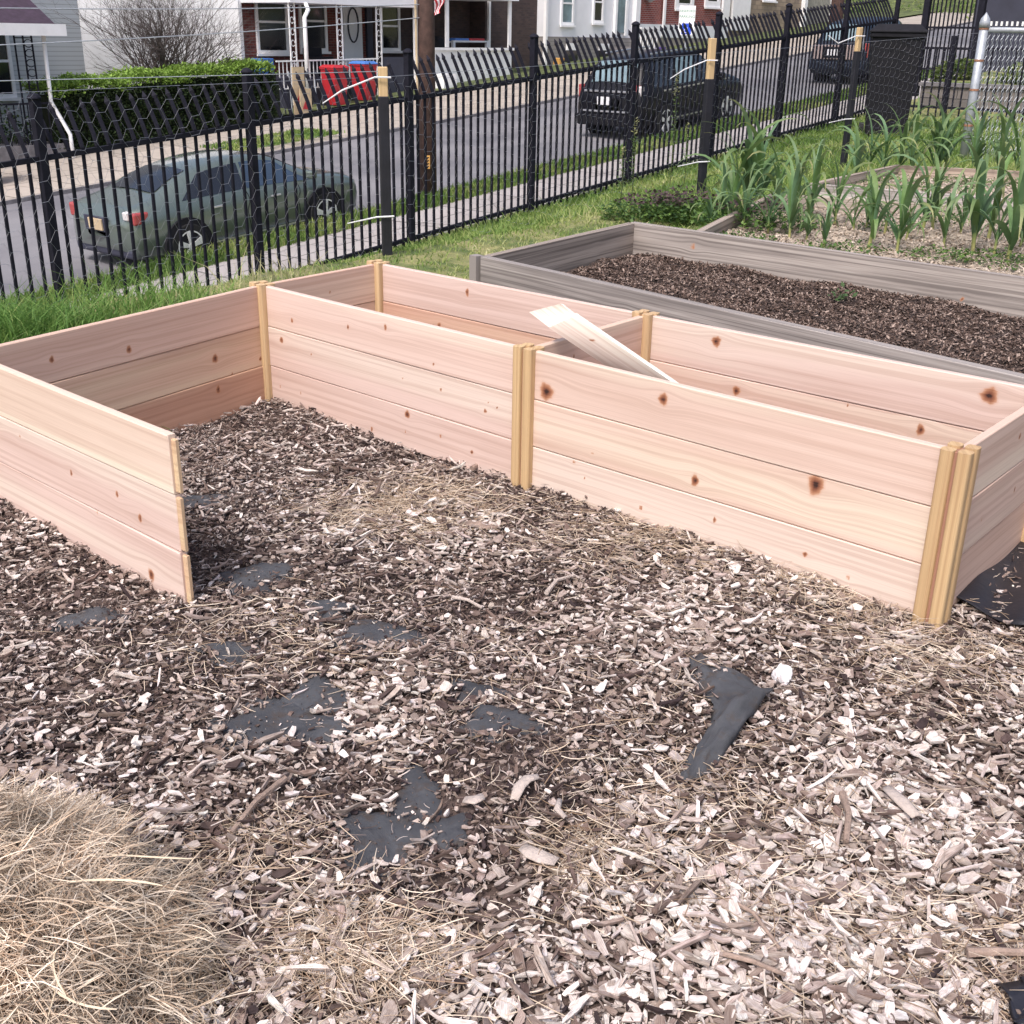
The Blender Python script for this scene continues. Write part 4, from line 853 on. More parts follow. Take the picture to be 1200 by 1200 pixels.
# ------------------------------------------------------------------ iron fence
def zf(s): return -1.19 + GR * s
fence = empty("iron_fence", SW(0, WF, zf(0)), "long black iron picket fence with outward bent spear tops between garden and street", "fence")
BAY = 2.04; S0 = -.855
for i in range(-4, 9):
    s = S0 + BAY * i; x, y, z = SW(s, WF, zf(s)); b = MB(); b.box((x, y, z + .93), (.070, .070, 2.1), TH)
    b.lathe((x, y, z + 1.98), [(.055, 0), (.055, .012), (.04, .03), (.012, .045)], 10); b.build("fence_post", M['iron'], fence, bevel=.004)
    if i == 8: continue
    a0, a1 = s + .04, s + BAY - .04
    b = MB()
    for zz in (1.545, .14): b = MB(); b.sbox(a0, a1, WF - .02, WF + .02, zf(a0) + zz - .02, zf(a0) + zz + .02, GR); b.build("fence_rail", M['iron'], fence)
    b = MB()
    for k in range(16):
        sk = s + BAY * (k + 1) / 17 + rng.normal(0, .003); zk = zf(sk); j_ = rng.normal(0, .004)
        b.sbox(sk - .011, sk + .011, WF - .011 - .0, WF + .011, zk + .03, zk + 1.58)
        P = [SW(sk, WF, zk + 1.57), SW(sk + j_, WF + .04, zk + 1.66), SW(sk + j_ * 2, WF + .12, zk + 1.80), SW(sk + j_ * 2.4, WF + .15, zk + 1.85)]
        b.tube(P, [.018, .018, .018, .018], 4, False); b.tube([P[3], SW(sk + j_ * 2.4, WF + .162, zk + 1.87), SW(sk + j_ * 2.5, WF + .19, zk + 1.92)], [.017, .029, .003], 4, False)
    b.build("picket_panel", M['iron'], fence)
fence2 = empty("iron_fence", SW(S0 + BAY * 8, -2, zf(15.5)), "lower black iron fence in front of the grey block wall", "fence")
sc_ = S0 + BAY * 8
wps = [WF, WF - 1.08, WF - 3.1, WF - 5.1, WF - 7.1, WF - 9.1]
for i in range(0, 6):
    w = wps[i]
    if i: x, y, z = SW(sc_, w, zf(sc_)); b = MB(); b.box((x, y, z + .55), (.09, .09, 1.5), TH); b.build("fence_post", M['iron'], fence2)
    if i == 5: continue
    wn_ = wps[i + 1]
    for zz in (1.10, .14): b = MB(); b.sbox(sc_ - .02, sc_ + .02, wn_ + .04, w - .04, zf(sc_) + zz - .02, zf(sc_) + zz + .02); b.build("fence_rail", M['iron'], fence2)
    b = MB(); nk = int((w - wn_) / .14)
    for k in range(nk): wk = w - (w - wn_) * (k + 1) / (nk + 1); b.sbox(sc_ - .012, sc_ + .012, wk - .012, wk + .012, zf(sc_) - .05, zf(sc_) + 1.10)
    b.build("picket_panel", M['iron'], fence2)
# ------------------------------------------------------------------ chicken wire on stakes
st = [np.array([-.77, 6.92]), np.array([1.54, 9.97]), np.array([3.38, 12.44]), np.array([4.99, 13.42])]
d0 = (st[0] - st[1]) / np.linalg.norm(st[0] - st[1]); start = st[0] + d0 * 5.6
wf = empty("chicken_wire_fence", (float(st[0][0]), float(st[0][1]), 0), "chicken wire fence with hexagonal mesh on black sleeved wooden stakes", "wire fence")
tops = [.93, 1.0, 1.12, 1.22, 1.34]; sts = [start] + st
def wire_span(a, b_, za, zb, label=None):
    L = np.linalg.norm(b_ - a); P_ = .145; Hc = .086; SH = 0.0 if label is None else label; V = []; F = []
    nx = int(L / (P_ / 2)); dd = (b_ - a) / L; nn = np.array([-dd[1], dd[0]])
    def pt(x, z):
        z = z + SH * .05 * math.sin(x * 3.1)
        top = za + (zb - za) * x / L; z2 = z + .012 * math.sin(x * 5.3 + z * 3) + .008 * math.sin(x * 13.1); x2 = x + .01 * math.sin(z * 11 + x * 2.1)
        o_ = .012 * math.sin(x * 4 + z * 6); q = a + dd * x2 + nn * o_; return Vector((q[0], q[1], min(z2, top)))
    segs = []; mz = max(za, zb)
    nz = (int((mz - .03) / (Hc / 2)) + 2) // 2 * 2
    for i in range(nx + 1):
        for j in range(nz):
            if (i + j) % 2: continue
            x, z = i * P_ / 2, .03 + (j * Hc / 2 + SH * i * P_ / 2) % (nz * Hc / 2); top = za + (zb - za) * min(x, L) / L
            if z > top: continue
            q = P_ * .155; segs.append((pt(x - q, z), pt(x + q, z), .0009))
            for dj in (-1, 1):
                z2 = z + dj * Hc / 2
                if 0.02 < z2 < top + .02 and i < nx: segs.append((pt(x + q, z), pt(x + P_ / 2 - q, z2), .00062))
    for k in range(int(L / .3)): segs.append((pt(k * .3, za + (zb - za) * k * .3 / L + .05), pt(k * .3 + .3, 9), .0015))
    b = MB()
    for p, q, r_ in segs: b.tube([p, q], r_, 3, False)
    return b.build("wire_mesh", M['wire'], wf)
for k in range(4): wire_span(sts[k], sts[k + 1], tops[k], tops[k + 1], [0, .42, .42, .42][k])
for k, (c, h_, wd, ht) in enumerate([(st[0], .90, .026, 1.055), (st[1], .93, .029, 1.235), (st[2], 1.14, .027, 1.36)]):
    b = MB(); b.box((c[0] - .02 * 0, c[1] - .035, ht / 2 - .05), (wd * 2, .042, ht + .1), .25 + k * .2); b.v = [tuple(v) for v in b.v]
    o = b.build("stake", M['tan_wood'], wf, bevel=.006); o.color = (1, 1, 1, 1)
    b = MB(); b.box((c[0], c[1] - .035, h_ / 2 - .04), (wd * 2 + .006, .05, h_ + .08), .25 + k * .2); sl_ = b.build("sleeve", M['sleeve'], wf, bevel=.006)
    sl_.parent = o; sl_.location = (0, 0, 0)
    b = MB(); zt = [1.0, 1.07, 1.28][k]
    b.tube([(c[0] + .05, c[1] - .07, zt), (c[0] - .04, c[1] - .08, zt), (c[0] - .22, c[1] - .12, zt - .07), (c[0] - .33, c[1] - .13, zt - .14 * (k < 2))], [.005, .005, .005, .003], 5); b.build("white_tie", M['tie'], wf)
    b = MB(); zt = [.22, .27, .48][k]; b.tube([(c[0] + .05, c[1] - .07, zt + .02), (c[0] - .05, c[1] - .08, zt + .015), (c[0] - .22, c[1] - .11, zt - .02)], [.005, .005, .003], 5); b.build("white_tie", M['tie'], wf)
# UVs for the stakes come from generated planks, so give them a uv layer
for o in bpy.data.objects:
    if o.name.startswith("stake") and o.type == 'MESH' and not o.data.uv_layers:
        l = o.data.uv_layers.new(name="UVMap")
        for lp_ in o.data.loops: v = o.data.vertices[lp_.vertex_index].co; l.data[lp_.index].uv = (v.z, v.x + v.y)
# ------------------------------------------------------------------ chain link fence
cp = st[3]; clf = empty("chain_link_fence", (float(cp[0]), float(cp[1]), 0), "galvanised chain link fence with a pale blue grey post and rusty bands", "fence")
b = MB(); b.tube([(cp[0], cp[1], -.1), (cp[0], cp[1], 1.43)], .046, 16); b.build("post", M['galv'], clf, True)
b = MB(); b.lathe((cp[0], cp[1], 1.43), [(.055, -.04), (.056, .01), (.046, .05), (.02, .085), (.004, .11)], 16); b.build("post_cap", M['galv'], clf, True)
for z in (.38, .75, 1.05, 1.37): b = MB(); b.lathe((cp[0], cp[1], z), [(.05, 0), (.05, .022)], 16); b.build("band", M['rust'], clf)
ce = cp + np.array([3.6, .25]); b = MB(); b.tube([(cp[0], cp[1], 1.37), (ce[0], ce[1], 1.37)], .028, 12); b.build("top_rail", M['galv'], clf, True)
b = MB(); b.tube([(ce[0], ce[1], -.1), (ce[0], ce[1], 1.43)], .046, 12); b.build("post", M['galv'], clf, True)
b = MB(); dd = (ce - cp) / np.linalg.norm(ce - cp); L = np.linalg.norm(ce - cp); dm = .052
for i in range(int(L / dm)):
    for sg in (-1, 1):
        P = []
        for k in range(27):
            x = i * dm + (dm / 2 if (k % 2) else 0) * sg + (dm / 2 if sg < 0 else 0); z = .02 + k * dm
            if z > 1.38: break
            q = cp + dd * (x + .05); P.append((q[0] + .004 * (k % 2), q[1], z))
        b.tube(P, .0032, 3, False)
b.build("link_mesh", M['galv'], clf)
# ------------------------------------------------------------------ wheeled bin, block wall, gate
def bin_at(name, c, rz, w_, h_, mat_, lidm, label, group=None, text=None):
    o = empty(name, c, label, "trash bin", group); b = MB()
    def ringp(k, z): return [(k * w_ / 2 * sx, k * w_ * .55 * sy, z) for sx, sy in ((-1, -1), (1, -1), (1, 1), (-1, 1))]
    V = ringp(.78, .06) + ringp(.98, h_ * .93) + ringp(1.06, h_ * .93) + ringp(1.06, h_ * .97); F = [(3, 2, 1, 0)] + [(a * 4 + j, a * 4 + (j + 1) % 4, a * 4 + 4 + (j + 1) % 4, a * 4 + 4 + j) for a in range(3) for j in range(4)] + [(12, 13, 14, 15)]
    m4 = Matrix.Rotation(rz, 3, 'Z')
    def put(mb, nm, mt, **k): mb.v = [tuple(m4 @ Vector(v) + Vector(c)) for v in mb.v]; return mb.build(nm, mt, o, **k)
    b.add(V, F); put(b, "body", mat_, bevel=.012)
    b = MB(); V = ringp(1.1, h_ * .972) + [(p[0], p[1], h_ * .99) for p in ringp(1.1, 0)] + [(p[0], p[1], h_ * 1.05) for p in ringp(.8, 0)]
    F = [(3, 2, 1, 0)] + [(a * 4 + j, a * 4 + (j + 1) % 4, a * 4 + 4 + (j + 1) % 4, a * 4 + 4 + j) for a in range(2) for j in range(4)] + [(8, 9, 10, 11)]; b.add(V, F); put(b, "lid", lidm, bevel=.01)
    b = MB(); b.tube([(-w_ * .4, w_ * .66, h_ * .93), (w_ * .4, w_ * .66, h_ * .93)], .018, 8); put(b, "handle", M['black'])
    for sx in (-1, 1): b = MB(); b.tube([(sx * w_ * .42, w_ * .45, .1), (sx * w_ * .52, w_ * .45, .1)], .1, 16); put(b, "wheel", M['tyre'])
    return o
x, y, z = SW(12.4, -2.85, terr_sw(12.4, -2.85)); bin_at("wheeled_bin", (x, y, z - .02), -.25, .74, 1.55, M['black'], M['black'], "big black wheeled bin in the corner of the iron fence", None)
wb = empty("block_wall", SW(16.9, -6, 0), "low retaining wall of grey concrete blocks behind the second iron fence", "wall")
b = MB(); b.sbox(16.4, 16.8, -11, -1.8, -.6, .50); b.build("block_courses", M['block'], wb, uv='wall')
b = MB(); b.sbox(16.36, 16.84, -11, -1.76, .50, .56); b.build("cap_course", M['curb'], wb)
gt = empty("tall_picket_gate", SW(19.2, -1.2, .45), "tall black iron gate with close pickets above the block wall", "gate")
for w in (-.62, -1.72): b = MB(); b.sbox(19.15, 19.27, w - .06, w + .06, .2, 3.4); b.build("gate_post", M['iron'], gt)
for z in (.72, 1.5, 2.9): b = MB(); b.sbox(19.19, 19.23, -1.66, -.68, z, z + .04); b.build("gate_rail", M['iron'], gt)
b = MB()
for k in range(11): w = -.74 - k * .085; b.sbox(19.2, 19.22, w - .014, w + .014, .5, 3.3)
b.build("picket_panel", M['iron'], gt)
lf_ = empty("low_picket_fence", SW(19.2, -4, .45), "low picket fence with pale tips between the tall gate and the dark shed", "fence")
b = MB()
for k in range(60): w = -1.85 - k * .1; b.sbox(19.2, 19.22, w - .016, w + .016, .45, 1.56)
b.build("pickets", M['slate'], lf_); b = MB()
for k in range(60): w = -1.85 - k * .1; b.sbox(19.195, 19.225, w - .018, w + .018, 1.56, 1.64)
b.build("picket_tips", M['white'], lf_); b = MB(); b.sbox(19.225, 19.25, -7.8, -1.8, .9, .96); b.build("fence_rail", M['slate'], lf_)
sh_ = empty("dark_shed", SW(22, -3.0, .5), "dark slate clad shed behind the picket gate at the top right", "shed")
b = MB(); b.sbox(22, 25, -13, -.62, .3, 4.2); b.build("wall", M['slate'], sh_, uv='wall'); b = MB(); b.sbox(21.7, 25.3, -13.3, -.3, 4.2, 4.35); b.build("roof", M['roofing'], sh_)
for c_, rx, h_, n_, lb in [((17.3, -2.1), .45, .6, 1500, "yellow green shrub on top of the block wall left of the chain link post"), ((17.6, -3.2), .45, .5, 1200, "grey green shrub on top of the block wall behind the chain link post"), ((17.8, -5.5), .9, .3, 900, "low green shrub on the block wall right of the chain link post")]:
    leaf_clump("shrub", SW(c_[0], c_[1], .45), rx, rx * .7, h_, n_, .08, [(.13, .19, .05), (.2, .25, .07), (.07, .11, .04)], lb, "shrub")
# ------------------------------------------------------------------ utility pole
up_ = empty("utility_pole", SW(9.52, 3.95, road_z(9.5) + .1), "thick dark brown wooden utility pole on the verge beyond the fence", "utility pole")
x, y, z = SW(9.38, 4.02, road_z(9.5) + .1); b = MB(); b.tube([(x, y, z - .3), (x - .01, y, z + 3), (x - .03, y, z + 9)], [.15, .142, .11], 18); b.build("pole", M['pole'], up_, True)
toc = Vector((-x, -y, 0)).normalized(); tz = 1.02 - .14; sdv = Vector((toc.y, -toc.x, 0))
tp_ = G(501, 190, 0); dq = ray(501, 190); dp_ = (math.hypot(x, y) - .157) / math.hypot(dq[0], dq[1]); ctr = Vector((0, 0, CH)) + Vector(dq) * dp_
b = MB(); 
def obox(mb, c, ax, hs):
    vs = []
    for dx, dy, dz in ((-1,-1,-1),(1,-1,-1),(1,1,-1),(-1,1,-1),(-1,-1,1),(1,-1,1),(1,1,1),(-1,1,1)): vs.append(tuple(c + ax[0] * dx * hs[0] + ax[1] * dy * hs[1] + ax[2] * dz * hs[2]))
    mb.add(vs, [(0,3,2,1),(4,5,6,7),(0,1,5,4),(1,2,6,5),(2,3,7,6),(3,0,4,7)])
AX = (sdv, toc, Vector((0, 0, 1)))
obox(b, ctr, AX, (.042, .003, .11)); tg = b.build("number_tag", M['yellow'], up_)
b = MB()
for k in range(4): obox(b, ctr + Vector((0, 0, .075 - k * .05)) + toc * .004, AX, (.028, .0015, .008)); obox(b, ctr + Vector((0, 0, .06 - k * .05)) + toc * .004, AX, (.008, .0012, .014))
o = b.build("tag_characters", M['black'], up_); o.parent = tg
b = MB(); x2, y2, z2 = SW(9.3, 3.8, road_z(9.3)); b.tube([(x - .16, y - .12, z + 1.55), (x - .18, y - .12, z + 5)], .02, 6); b.build("conduit", M['tan'], up_)
# service wires to the left
for (pa, pb, lb) in [((500, 19, 17.2), (-260, 62, 12.5), "upper thin wire sagging left from the utility pole"), ((498, 2, 17.2), (-260, 4, 12.5), "topmost thin wire running left along the top edge of the photo")]:
    A = np.array([0, 0, CH]) + ray(pa[0], pa[1]) * pa[2]; B = np.array([0, 0, CH]) + ray(pb[0], pb[1]) * pb[2]; A[:2] = (x - .1, y - .08)
    b = MB(); b.tube([tuple(A * (1 - t) + B * t - np.array([0, 0, .25 * t * (1 - t)])) for t in np.linspace(0, 1, 12)], .007, 4); o = b.build("overhead_wire", M['galv']); tag(o, lb, "wire")
A = np.array([st[0][0], st[0][1] , 1.03]); B = np.array([start[0], start[1], 1.02]); b = MB(); b.tube([tuple(A * (1 - t) + B * t + np.array([0, 0, -.03 * t * (1 - t)])) for t in np.linspace(0, 1, 8)], .0022, 4); b.build("line_wire", M['galv'], wf)
# ------------------------------------------------------------------ cars
def smooth_interp(xs, arr, X):
    xs = np.array(xs); arr = np.array(arr); out = np.zeros((len(X), arr.shape[1]))
    for c in range(arr.shape[1]):
        y_ = arr[:, c]; m_ = np.gradient(y_, xs); i = np.clip(np.searchsorted(xs, X) - 1, 0, len(xs) - 2); h_ = xs[i + 1] - xs[i]; t = (X - xs[i]) / h_
        # limited slopes keep creases from overshooting
        d_ = (y_[1:] - y_[:-1]) / (xs[1:] - xs[:-1])
        m2 = m_.copy()
        for k in range(1, len(xs) - 1): m2[k] = 0 if d_[k - 1] * d_[k] <= 0 else math.copysign(min(abs(m_[k]), 2.2 * min(abs(d_[k - 1]), abs(d_[k]))), m_[k])
        out[:, c] = (2 * t**3 - 3 * t**2 + 1) * y_[i] + (t**3 - 2 * t**2 + t) * h_ * m2[i] + (-2 * t**3 + 3 * t**2) * y_[i + 1] + (t**3 - t**2) * h_ * m2[i + 1]
    return out
def make_car(name, label, cat, s0, wc, dz, paint, st_, wheels, wr, wins, rear_glass, front_glass, extras, halfw, seams=(1.28, 2.13, 3.12)):
    z0 = road_z(s0) + dz; root = empty(name, SW(s0, wc, z0), label, cat, "cars parked along the near curb")
    xs = [r_[0] for r_ in st_]; X = np.unique(np.concatenate([np.linspace(xs[0], xs[-1], 64), xs])); D = smooth_interp(xs, [r_[1:] for r_ in st_], X)
    def half(d_):   # zbot, zside, zbelt, ztop, hw, hwt
        zb, zs_, zl, zt, hw, ht = d_; return [(0, zb), (hw * .86, zb), (hw * .97, zb + .07), (hw, zs_), (hw * .985, (zs_ + zl) / 2), (hw * .94, zl), (hw * .94 * .45 + ht * .55, zl + (zt - zl) * .5), (ht, zt - (zt - zl) * .12), (ht * .82, zt - .01), (0, zt + .015)]
    def wp(x_, y_, z_): return Vector(SW(s0 + x_, wc + y_, z0 + z_ + GR * x_))
    V = []; F = []; nh = 10; nr = nh * 2 - 2
    for x_, d_ in zip(X, D):
        hp_ = half(d_); ring = [(y_, z_) for y_, z_ in hp_] + [(-y_, z_) for y_, z_ in hp_[1:-1][::-1]]
        V += [wp(x_, y_, z_) for y_, z_ in ring]
    for i in range(len(X) - 1):
        for j in range(nr): F.append((i * nr + j, i * nr + (j + 1) % nr, (i + 1) * nr + (j + 1) % nr, (i + 1) * nr + j))
    for base_i, sgn in ((0, -1), ((len(X) - 1) * nr, 1)):
        cen = sum((V[base_i + j] for j in range(nr)), Vector()) / nr; prev_ = base_i
        for sc2, ox in ((.93, .022), (.75, .04), (.4, .05)):
            o_ = len(V); V += [cen + (V[base_i + j] - cen) * sc2 + Vector((DS[0], DS[1], GR)) * ox * sgn for j in range(nr)]
            for j in range(nr): q_ = (prev_ + j, prev_ + (j + 1) % nr, o_ + (j + 1) % nr, o_ + j); F.append(q_ if sgn > 0 else q_[::-1])
            prev_ = o_
        F.append(tuple(prev_ + j for j in range(nr))[::-1 if sgn > 0 else 1])
    b = MB(); b.add(V, F); body = b.build("body", paint, root, True)
    def surf(x_, k0, f, side, off=.006):
        d_ = smooth_interp(xs, [r_[1:] for r_ in st_], np.array([x_]))[0]; h_ = half(d_); k = k0 + f; i = min(int(k), nh - 2); t = k - i
        y_ = h_[i][0] * (1 - t) + h_[i + 1][0] * t; z_ = h_[i][1] * (1 - t) + h_[i + 1][1] * t; return wp(x_, side * (y_ + off), z_ + off * .3)
    for (xa, xb, xa2, xb2, mt) in wins:
        for side in (-1, 1):
            b = MB(); V = []; n1, n2 = 14, 5
            for i in range(n1 + 1):
                for j in range(n2 + 1):
                    fj = j / n2; xl = xa + (xa2 - xa) * fj; xr = xb + (xb2 - xb) * fj; V.append(surf(xl + (xr - xl) * i / n1, 5, .12 + 1.72 * fj, side))
            b.add(V, [(i * (n2 + 1) + j, (i + 1) * (n2 + 1) + j, (i + 1) * (n2 + 1) + j + 1, i * (n2 + 1) + j + 1) for i in range(n1) for j in range(n2)]); b.build("side_window", mt, root, True)
    for nm, (xa, xb), mt in (("rear_window",) + rear_glass, ("windscreen",) + front_glass):
        b = MB(); V = []; n1, n2 = 8, 10
        for i in range(n1 + 1):
            x_ = xa + (xb - xa) * i / n1; d_ = smooth_interp(xs, [r_[1:] for r_ in st_], np.array([x_]))[0]
            for j in range(n2 + 1):
                t = -1 + 2 * j / n2; hh_ = half(d_); yy = t * hh_[8][0] * .97; zz = hh_[9][1] * (1 - t * t) + hh_[8][1] * t * t; V.append(wp(x_ - .008 * (1 if xa < xs[-1] / 2 else -1), yy, zz + .01))
        b.add(V, [(i * (n2 + 1) + j, (i + 1) * (n2 + 1) + j, (i + 1) * (n2 + 1) + j + 1, i * (n2 + 1) + j + 1) for i in range(n1) for j in range(n2)]); b.build(nm, mt, root, True)
    dS = Vector((DS[0], DS[1], GR)).normalized(); dW_ = Vector((DW[0], DW[1], 0)); dU = dS.cross(dW_)
    for wx in wheels:
        for side in (-1, 1):
            c = wp(wx, side * (halfw - .10), wr); b = MB()
            b.tube([c - dW_ * .12 * side * -1 * -1, c + dW_ * .112 * side], wr + .075, 28); a_ = b.build("arch_shade", M['black'], root)  # black disc on the uncut body stands in for the shaded wheel opening
            wl_ = MB(); wl_.tube([c - dW_ * .1 * side, c + dW_ * .10 * side, c + dW_ * .122 * side], [wr, wr, wr * .93], 28); wo = wl_.build("wheel", M['tyre'], root, False)
            b = MB(); cc_ = c + dW_ * .126 * side; b.tube([c + dW_ * .10 * side, cc_ - dW_ * .003 * side], wr * .66, 24); r_ = b.build("rim_well", M['black'], root); r_.parent = wo; r_.location = (0, 0, 0)
            b = MB(); b.tube([cc_ - dW_ * .01 * side, cc_ + dW_ * .012 * side], wr * .14, 12)
            for k in range(5):
                an = 2 * math.pi * k / 5 + .3; dr = dS * math.cos(an) + dU * math.sin(an); tn = dS * -math.sin(an) + dU * math.cos(an)
                p0, p1 = cc_ + dr * wr * .1, cc_ + dr * wr * .64; o_ = dW_ * .008 * side
                vs = [p0 - tn * wr * .07, p0 + tn * wr * .07, p1 + tn * wr * .16, p1 - tn * wr * .16]; b.add([v + o_ for v in vs] + [v - o_ * 2 for v in vs], [(0, 1, 2, 3), (7, 6, 5, 4), (0, 4, 5, 1), (1, 5, 6, 2), (2, 6, 7, 3), (3, 7, 4, 0)])
            n_ = 32; V = []
            for k in range(n_):
                an = 2 * math.pi * k / n_; dr = dS * math.cos(an) + dU * math.sin(an)
                for q in (.62, .68): V += [cc_ + dr * wr * q + dW_ * .007 * side]
            b.add(V, [(2 * k, 2 * k + 1, (2 * k + 3) % (2 * n_), (2 * k + 2) % (2 * n_)) for k in range(n_)])
            r_ = b.build("rim", M['alloy'], root); r_.parent = wo; r_.location = (0, 0, 0)
    for xs_ in seams:
        for side in (-1, 1):
            b = MB(); b.tube([surf(xs_ + .03 * math.sin(k_), 1.6 + k_ * .34, 0, side, .001) for k_ in range(11)], .007, 4, False); b.build("door_seam", M['black'], root)
    for nm, mt, (x_, y_, z_), (lx_, ly, lz), bv in extras:
        b = MB(); obox(b, wp(x_, y_, z_), (dS, dW_, dU), (lx_ / 2, ly / 2, lz / 2)); b.build(nm, mt, root, bevel=bv)
    return root
# green grey saloon:        x    zbot zside zbelt ztop  hw   hwt
sedan = [(0.16, .38, .60, .80, .82, .70, .60), (.20, .28, .58, .90, .95, .80, .66), (.40, .24, .58, .94, 1.01, .86, .68), (.68, .22, .60, .95, 1.08, .89, .66), (1.05, .20, .60, .95, 1.24, .89, .62), (1.55, .20, .60, .94, 1.36, .89, .60), (2.2, .20, .60, .93, 1.40, .89, .61), (2.75, .20, .60, .91, 1.34, .89, .60), (3.25, .20, .60, .89, 1.12, .89, .62), (3.62, .20, .60, .88, .96, .89, .66), (4.1, .21, .58, .82, .89, .87, .64), (4.42, .24, .52, .72, .78, .80, .56), (4.55, .32, .5, .62, .66, .66, .5)]
make_car("parked_car", "grey green saloon car seen from the rear, parked nearest the camera beyond the fence", "car", 3.36, 4.94, -.07, M['carA'], sedan, [1.0, 3.62], .335,
    [(.98, 2.10, 1.40, 2.12, M['glass']), (2.15, 3.45, 2.17, 2.85, M['glass_blue'])], ((.72, 1.32), M['glass']), ((2.85, 3.6), M['glass']),
    [("plate_recess", M['slate'], (.115, .03, .72), (.03, .60, .22), .012), ("number_plate", M['tan'], (.095, .03, .72), (.03, .34, .16), .004), ("tail_light", M['amber'], (.30, -.74, .84), (.26, .17, .17), .03), ("tail_light", M['amber'], (.30, .74, .84), (.26, .17, .20), .03),
     ("reverse_lamp", M['clearlamp'], (.24, -.66, .88), (.22, .12, .12), .02), ("rear_bumper", M['slate'], (.28, 0, .34), (.24, 1.45, .14), .04), ("door_handle", M['chrome'], (1.55, -.89, .80), (.18, .03, .03), .005), ("door_handle", M['chrome'], (2.65, -.89, .78), (.18, .03, .03), .005), ("wing_mirror", M['carA'], (3.28, -.98, 1.0), (.12, .2, .13), .03), ("wing_mirror", M['carA'], (3.28, .98, 1.0), (.12, .2, .13), .03), ("sill_strip", M['chrome'], (2.4, -.88, .30), (1.9, .012, .018), 0)], .91)
suv = [(0.00, .42, .70, 1.02, 1.04, .82, .70), (.04, .34, .68, 1.08, 1.12, .88, .72), (.14, .30, .68, 1.08, 1.30, .93, .70), (.42, .28, .68, 1.08, 1.66, .94, .66), (.8, .27, .68, 1.07, 1.74, .94, .66), (1.8, .27, .68, 1.06, 1.77, .94, .67), (2.6, .27, .68, 1.05, 1.72, .94, .66), (3.15, .27, .68, 1.04, 1.42, .94, .66), (3.5, .27, .68, 1.02, 1.16, .94, .70), (4.1, .28, .66, .98, 1.07, .92, .70), (4.5, .32, .62, .86, .92, .86, .64), (4.64, .42, .6, .74, .76, .76, .58)]
make_car("parked_car", "black sport utility car with bright trim strips, parked beyond the middle of the fence", "car", 16.75, 5.4, .0, M['carB'], suv, [.92, 3.62], .37,
    [(.45, 1.4, .6, 1.45, M['glass']), (1.48, 2.3, 1.5, 2.32, M['glass2']), (2.38, 3.3, 2.4, 2.85, M['glass'])], ((.10, .40), M['glass2']), ((2.75, 3.45), M['glass']),
    [("number_plate", M['tie'], (-.065, .1, .86), (.03, .34, .17), .004), ("tail_light", M['clearlamp'], (.08, -.80, .98), (.1, .12, .40), .02), ("tail_light", M['amber'], (.07, -.72, 1.0), (.1, .08, .40), .02), ("tail_light", M['amber'], (.08, .80, .98), (.1, .14, .40), .02), ("trim_strip", M['chrome'], (-.03, .0, 1.06), (.05, 1.3, .04), .004), ("bumper_strip", M['chrome'], (-.06, .0, .64), (.05, 1.45, .035), .004), ("door_strip", M['chrome'], (2.2, -.945, 1.03), (2.9, .02, .03), 0), ("sill_strip", M['chrome'], (2.3, -.945, .40), (1.9, .014, .03), 0), ("rear_bumper", M['black'], (.05, 0, .45), (.2, 1.7, .26), .04), ("roof_rail", M['chrome'], (1.6, -.60, 1.79), (1.9, .035, .035), .01), ("roof_rail", M['chrome'], (1.6, .60, 1.79), (1.9, .035, .035), .01), ("wing_mirror", M['carB'], (3.1, -1.03, 1.12), (.14, .2, .17), .03)], .94)
make_car("parked_car", "dark blue pickup with a dull red tailgate, farthest of the parked cars", "car", 28.6, 5.5, .0, M['carC'], suv, [.92, 3.62], .37,
    [(.45, 1.4, .6, 1.45, M['glass']), (1.48, 2.3, 1.5, 2.32, M['glass']), (2.38, 3.3, 2.4, 2.85, M['glass'])], ((.10, .40), M['glass2']), ((2.75, 3.45), M['glass']),
    [("tailgate", M['brick_bright'], (-.05, 0, .93), (.06, 1.5, .40), .02), ("number_plate", M['tie'], (-.10, .15, .93), (.03, .36, .17), .004), ("number_surround", M['black'], (-.085, .15, .93), (.02, .55, .3), .004), ("rear_bumper", M['carC'], (.02, 0, .56), (.25, 1.8, .24), .05), ("tail_light", M['amber'], (.08, -.84, .98), (.1, .12, .40), .02)], .94)
